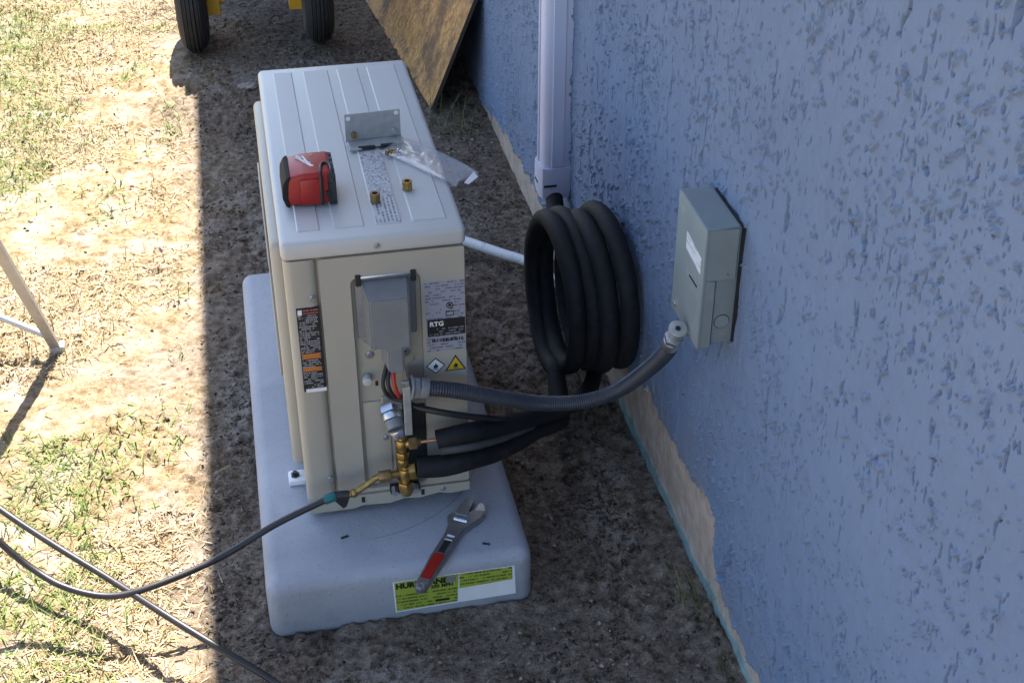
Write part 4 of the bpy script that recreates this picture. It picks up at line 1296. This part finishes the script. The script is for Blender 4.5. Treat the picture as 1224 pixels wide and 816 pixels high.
def blades(pos, hgt, wid, lean, az, curl, mat, name):
    """arrays of blades, three segments each, as one mesh"""
    n = len(pos)
    me = bpy.data.meshes.new(name)
    K = 4
    co = np.zeros((n, K, 2, 3), np.float32)
    side = np.stack([-np.sin(az), np.cos(az), np.zeros(n)], -1)
    for k in range(K):
        f = k / (K - 1)
        ang = lean + curl * f
        # integrate roughly along the arc
        if k == 0:
            c = pos.copy()
        else:
            a2 = lean + curl * (k - 0.5) / (K - 1)
            c = c + (hgt / (K - 1))[:, None] * np.stack([np.sin(a2) * np.cos(az), np.sin(a2) * np.sin(az), np.cos(a2)], -1)
        wk = wid * (1 - 0.85 * f ** 1.5)
        co[:, k, 0] = c - side * wk[:, None] / 2
        co[:, k, 1] = c + side * wk[:, None] / 2
    idx = np.arange(n * K * 2).reshape(n, K, 2)
    q = np.stack([idx[:, :-1, 0], idx[:, :-1, 1], idx[:, 1:, 1], idx[:, 1:, 0]], -1).reshape(-1, 4)
    me.vertices.add(n * K * 2); me.vertices.foreach_set('co', co.ravel())
    me.loops.add(q.size); me.loops.foreach_set('vertex_index', q.ravel().astype(np.int32))
    me.polygons.add(len(q)); me.polygons.foreach_set('loop_start', (np.arange(len(q)) * 4).astype(np.int32))
    me.update(calc_edges=True)
    me.polygons.foreach_set('use_smooth', np.ones(len(q), dtype=bool))
    rnd = np.repeat(RNG.random(n), K * 2)
    attr(me, 'tone', rnd)
    return me

def blade_mat(name, stops):
    t = NT(name)
    return t.set(t.ramp(t.attr('tone'), stops), 0.7, spec=0.2)
m_straw = blade_mat('dry straw', [(0.0, (0.11, 0.07, 0.035)), (0.35, (0.27, 0.195, 0.10)), (0.7, (0.40, 0.31, 0.175)), (1.0, (0.52, 0.44, 0.30))])
m_green = blade_mat('green grass', [(0.0, (0.05, 0.085, 0.016)), (0.5, (0.105, 0.155, 0.035)), (1.0, (0.24, 0.25, 0.08))])
m_litter = blade_mat('dead litter', [(0.0, (0.025, 0.019, 0.014)), (0.5, (0.085, 0.066, 0.048)), (0.85, (0.16, 0.128, 0.095)), (1.0, (0.25, 0.21, 0.16))])

def scatter(n, x0, x1, y0, y1, fn, seed):
    g = np.random.default_rng(seed)
    x = g.uniform(x0, x1, n); y = g.uniform(y0, y1, n)
    p = fn(x, y)
    pad_in = (x > -0.095) & (x < 0.389) & (y > -0.178) & (y < 0.919)
    keep = (g.random(n) < p) & ~pad_in
    x, y = x[keep], y[keep]
    return np.stack([x, y, ground_h(x, y) + 0.001], -1)

# lying straw
clump = lambda x, y: fbm(x, y, 0.27, 3, 401)
pos = scatter(150000, -1.0, -0.02, -0.45, 3.5, lambda x, y: sstep(0.46, 0.58, clump(x, y)) * sstep(-0.19, -0.30, x + (vnoise(x * 6, y * 6, 9) - .5) * 0.06) * 0.60, 1)
n = len(pos)
me = blades(pos, RNG.uniform(0.010, 0.042, n), RNG.uniform(0.0012, 0.0034, n), np.where(RNG.random(n) < 0.07, RNG.uniform(0.15, 0.7, n), RNG.uniform(1.15, 1.6, n)), RNG.uniform(0, 6.283, n), RNG.uniform(-0.3, 0.4, n), None, 'straw')
o = part('dry_grass', me, m_straw)
tag(o, 'dry straw-coloured grass matted over the sunlit yard', 'grass', kind='stuff')
# green tufts
def tuft_mask(x, y):
    m = sstep(0.58, 0.64, fbm(x, y, 0.22, 3, 431)) * 0.55
    m = m * sstep(-0.18, -0.36, x)
    far = 0.9 * np.exp(-((x + 0.72) ** 2 / 0.012 + (y - 1.95) ** 2 / 0.10)) + 0.7 * np.exp(-((x + 0.50) ** 2 / 0.02 + (y - 0.30) ** 2 / 0.02)) + 1.3 * np.exp(-((x + 0.82) ** 2 / 0.03 + (y - 2.75) ** 2 / 0.25)) + 0.7 * np.exp(-((x + 0.48) ** 2 / 0.010 + (y + 0.06) ** 2 / 0.012)) + 0.6 * np.exp(-((x + 0.26) ** 2 / 0.001 + (y - 2.0) ** 2 / 0.02))
    return np.clip(m + far, 0, 1)
pos = scatter(56000, -1.0, -0.10, -0.45, 3.5, lambda x, y: tuft_mask(x, y) * 0.7, 2)
n = len(pos)
me = blades(pos, RNG.uniform(0.016, 0.045, n), RNG.uniform(0.0018, 0.0040, n), RNG.uniform(0.5, 1.4, n), RNG.uniform(0, 6.283, n), RNG.uniform(0.1, 0.9, n), None, 'grass')
o = part('green_grass', me, m_green)
tag(o, 'sparse short green grass tufts in the sunlit yard', 'grass', kind='stuff')
# litter over the shaded dirt
pos = scatter(70000, -0.20, 0.68, -0.45, 3.4, lambda x, y: 0.04 + 0.34 * sstep(0.45, 0.65, fbm(x, y, 0.18, 3, 451)), 3)
n = len(pos)
me = blades(pos, RNG.uniform(0.004, 0.015, n), RNG.uniform(0.0018, 0.0060, n), RNG.uniform(1.1, 1.6, n), RNG.uniform(0, 6.283, n), RNG.uniform(-0.3, 0.3, n), None, 'litter')
o = part('leaf_litter', me, m_litter)
tag(o, 'dark bits of dead leaf and mulch over the shaded dirt', 'litter', kind='stuff')

# loose crumbs of soil, one mesh
pos = scatter(60000, -0.95, 0.68, -0.45, 3.3, lambda x, y: np.where(x > -0.19, 0.10 + 0.40 * sstep(0.45, 0.62, fbm(x, y, 0.13, 3, 461)), 0.05), 5)
n = len(pos)
oc = np.array([(1, 0, 0), (-1, 0, 0), (0, 1, 0), (0, -1, 0), (0, 0, 1), (0, 0, -1)], float)
ft = np.array([(0, 2, 4), (2, 1, 4), (1, 3, 4), (3, 0, 4), (2, 0, 5), (1, 2, 5), (3, 1, 5), (0, 3, 5)])
sz = 0.0012 + 0.0052 * RNG.random(n) ** 3
az = RNG.uniform(0, 6.283, n)
loc = oc[None] * (1 + RNG.uniform(-0.35, 0.35, (n, 6, 3))) + RNG.uniform(-0.25, 0.25, (n, 6, 3))
loc = np.stack([loc[..., 0] * np.cos(az)[:, None] - loc[..., 1] * np.sin(az)[:, None], loc[..., 0] * np.sin(az)[:, None] + loc[..., 1] * np.cos(az)[:, None], loc[..., 2] * 0.7], -1)
co = (pos[:, None, :] + loc * sz[:, None, None]).astype(np.float32)
me = bpy.data.meshes.new('crumbs')
tri = (ft[None] + (np.arange(n) * 6)[:, None, None]).reshape(-1, 3)
me.vertices.add(n * 6); me.vertices.foreach_set('co', co.ravel())
me.loops.add(tri.size); me.loops.foreach_set('vertex_index', tri.ravel().astype(np.int32))
me.polygons.add(len(tri)); me.polygons.foreach_set('loop_start', (np.arange(len(tri)) * 3).astype(np.int32))
me.update(calc_edges=True)
attr(me, 'tone', np.repeat(RNG.random(n), 6))
o = part('soil_crumbs', me, blade_mat('soil crumbs', [(0.0, (0.03, 0.024, 0.018)), (0.5, (0.10, 0.08, 0.062)), (0.85, (0.20, 0.165, 0.13)), (1.0, (0.38, 0.33, 0.275))]))
tag(o, 'loose crumbs of soil and grit on the bare dirt', 'soil', kind='stuff')

def weed(x, y, n, h, lab, seed, spread=0.02):
    g = np.random.default_rng(seed)
    px = x + g.normal(0, spread, n); py = y + g.normal(0, spread, n)
    px = np.minimum(px, WALL_X - 0.006)
    pos = np.stack([px - x, py - y, ground_h(px, py)], -1)
    me = blades(pos, g.uniform(0.5, 1, n) * h, g.uniform(0.0015, 0.0030, n), g.uniform(0.05, 0.8, n), g.uniform(0, 6.283, n), g.uniform(0.1, 0.8, n), None, 'weed')
    o = part('weed', me, m_weed)
    o.location = (x, y, 0)
    tag(o, lab, 'weed', 'weeds along the wall')
m_weed = blade_mat('weed blades', [(0.0, (0.05, 0.075, 0.02)), (0.6, (0.12, 0.13, 0.045)), (1.0, (0.26, 0.22, 0.10))])
weed(0.655, -0.245, 16, 0.10, 'grass blades sprouting at the foot of the wall below the wall box', 61, 0.014)
weed(0.590, 1.80, 34, 0.15, 'grass tuft in the gap between the leaning board and the wall', 62, 0.035)
weed(0.500, 1.86, 14, 0.13, 'grass blades in front of the bottom corner of the leaning board', 63, 0.015)
weed(0.665, -0.40, 10, 0.06, 'short grass blades at the wall foot near the bottom of the picture', 64, 0.012)
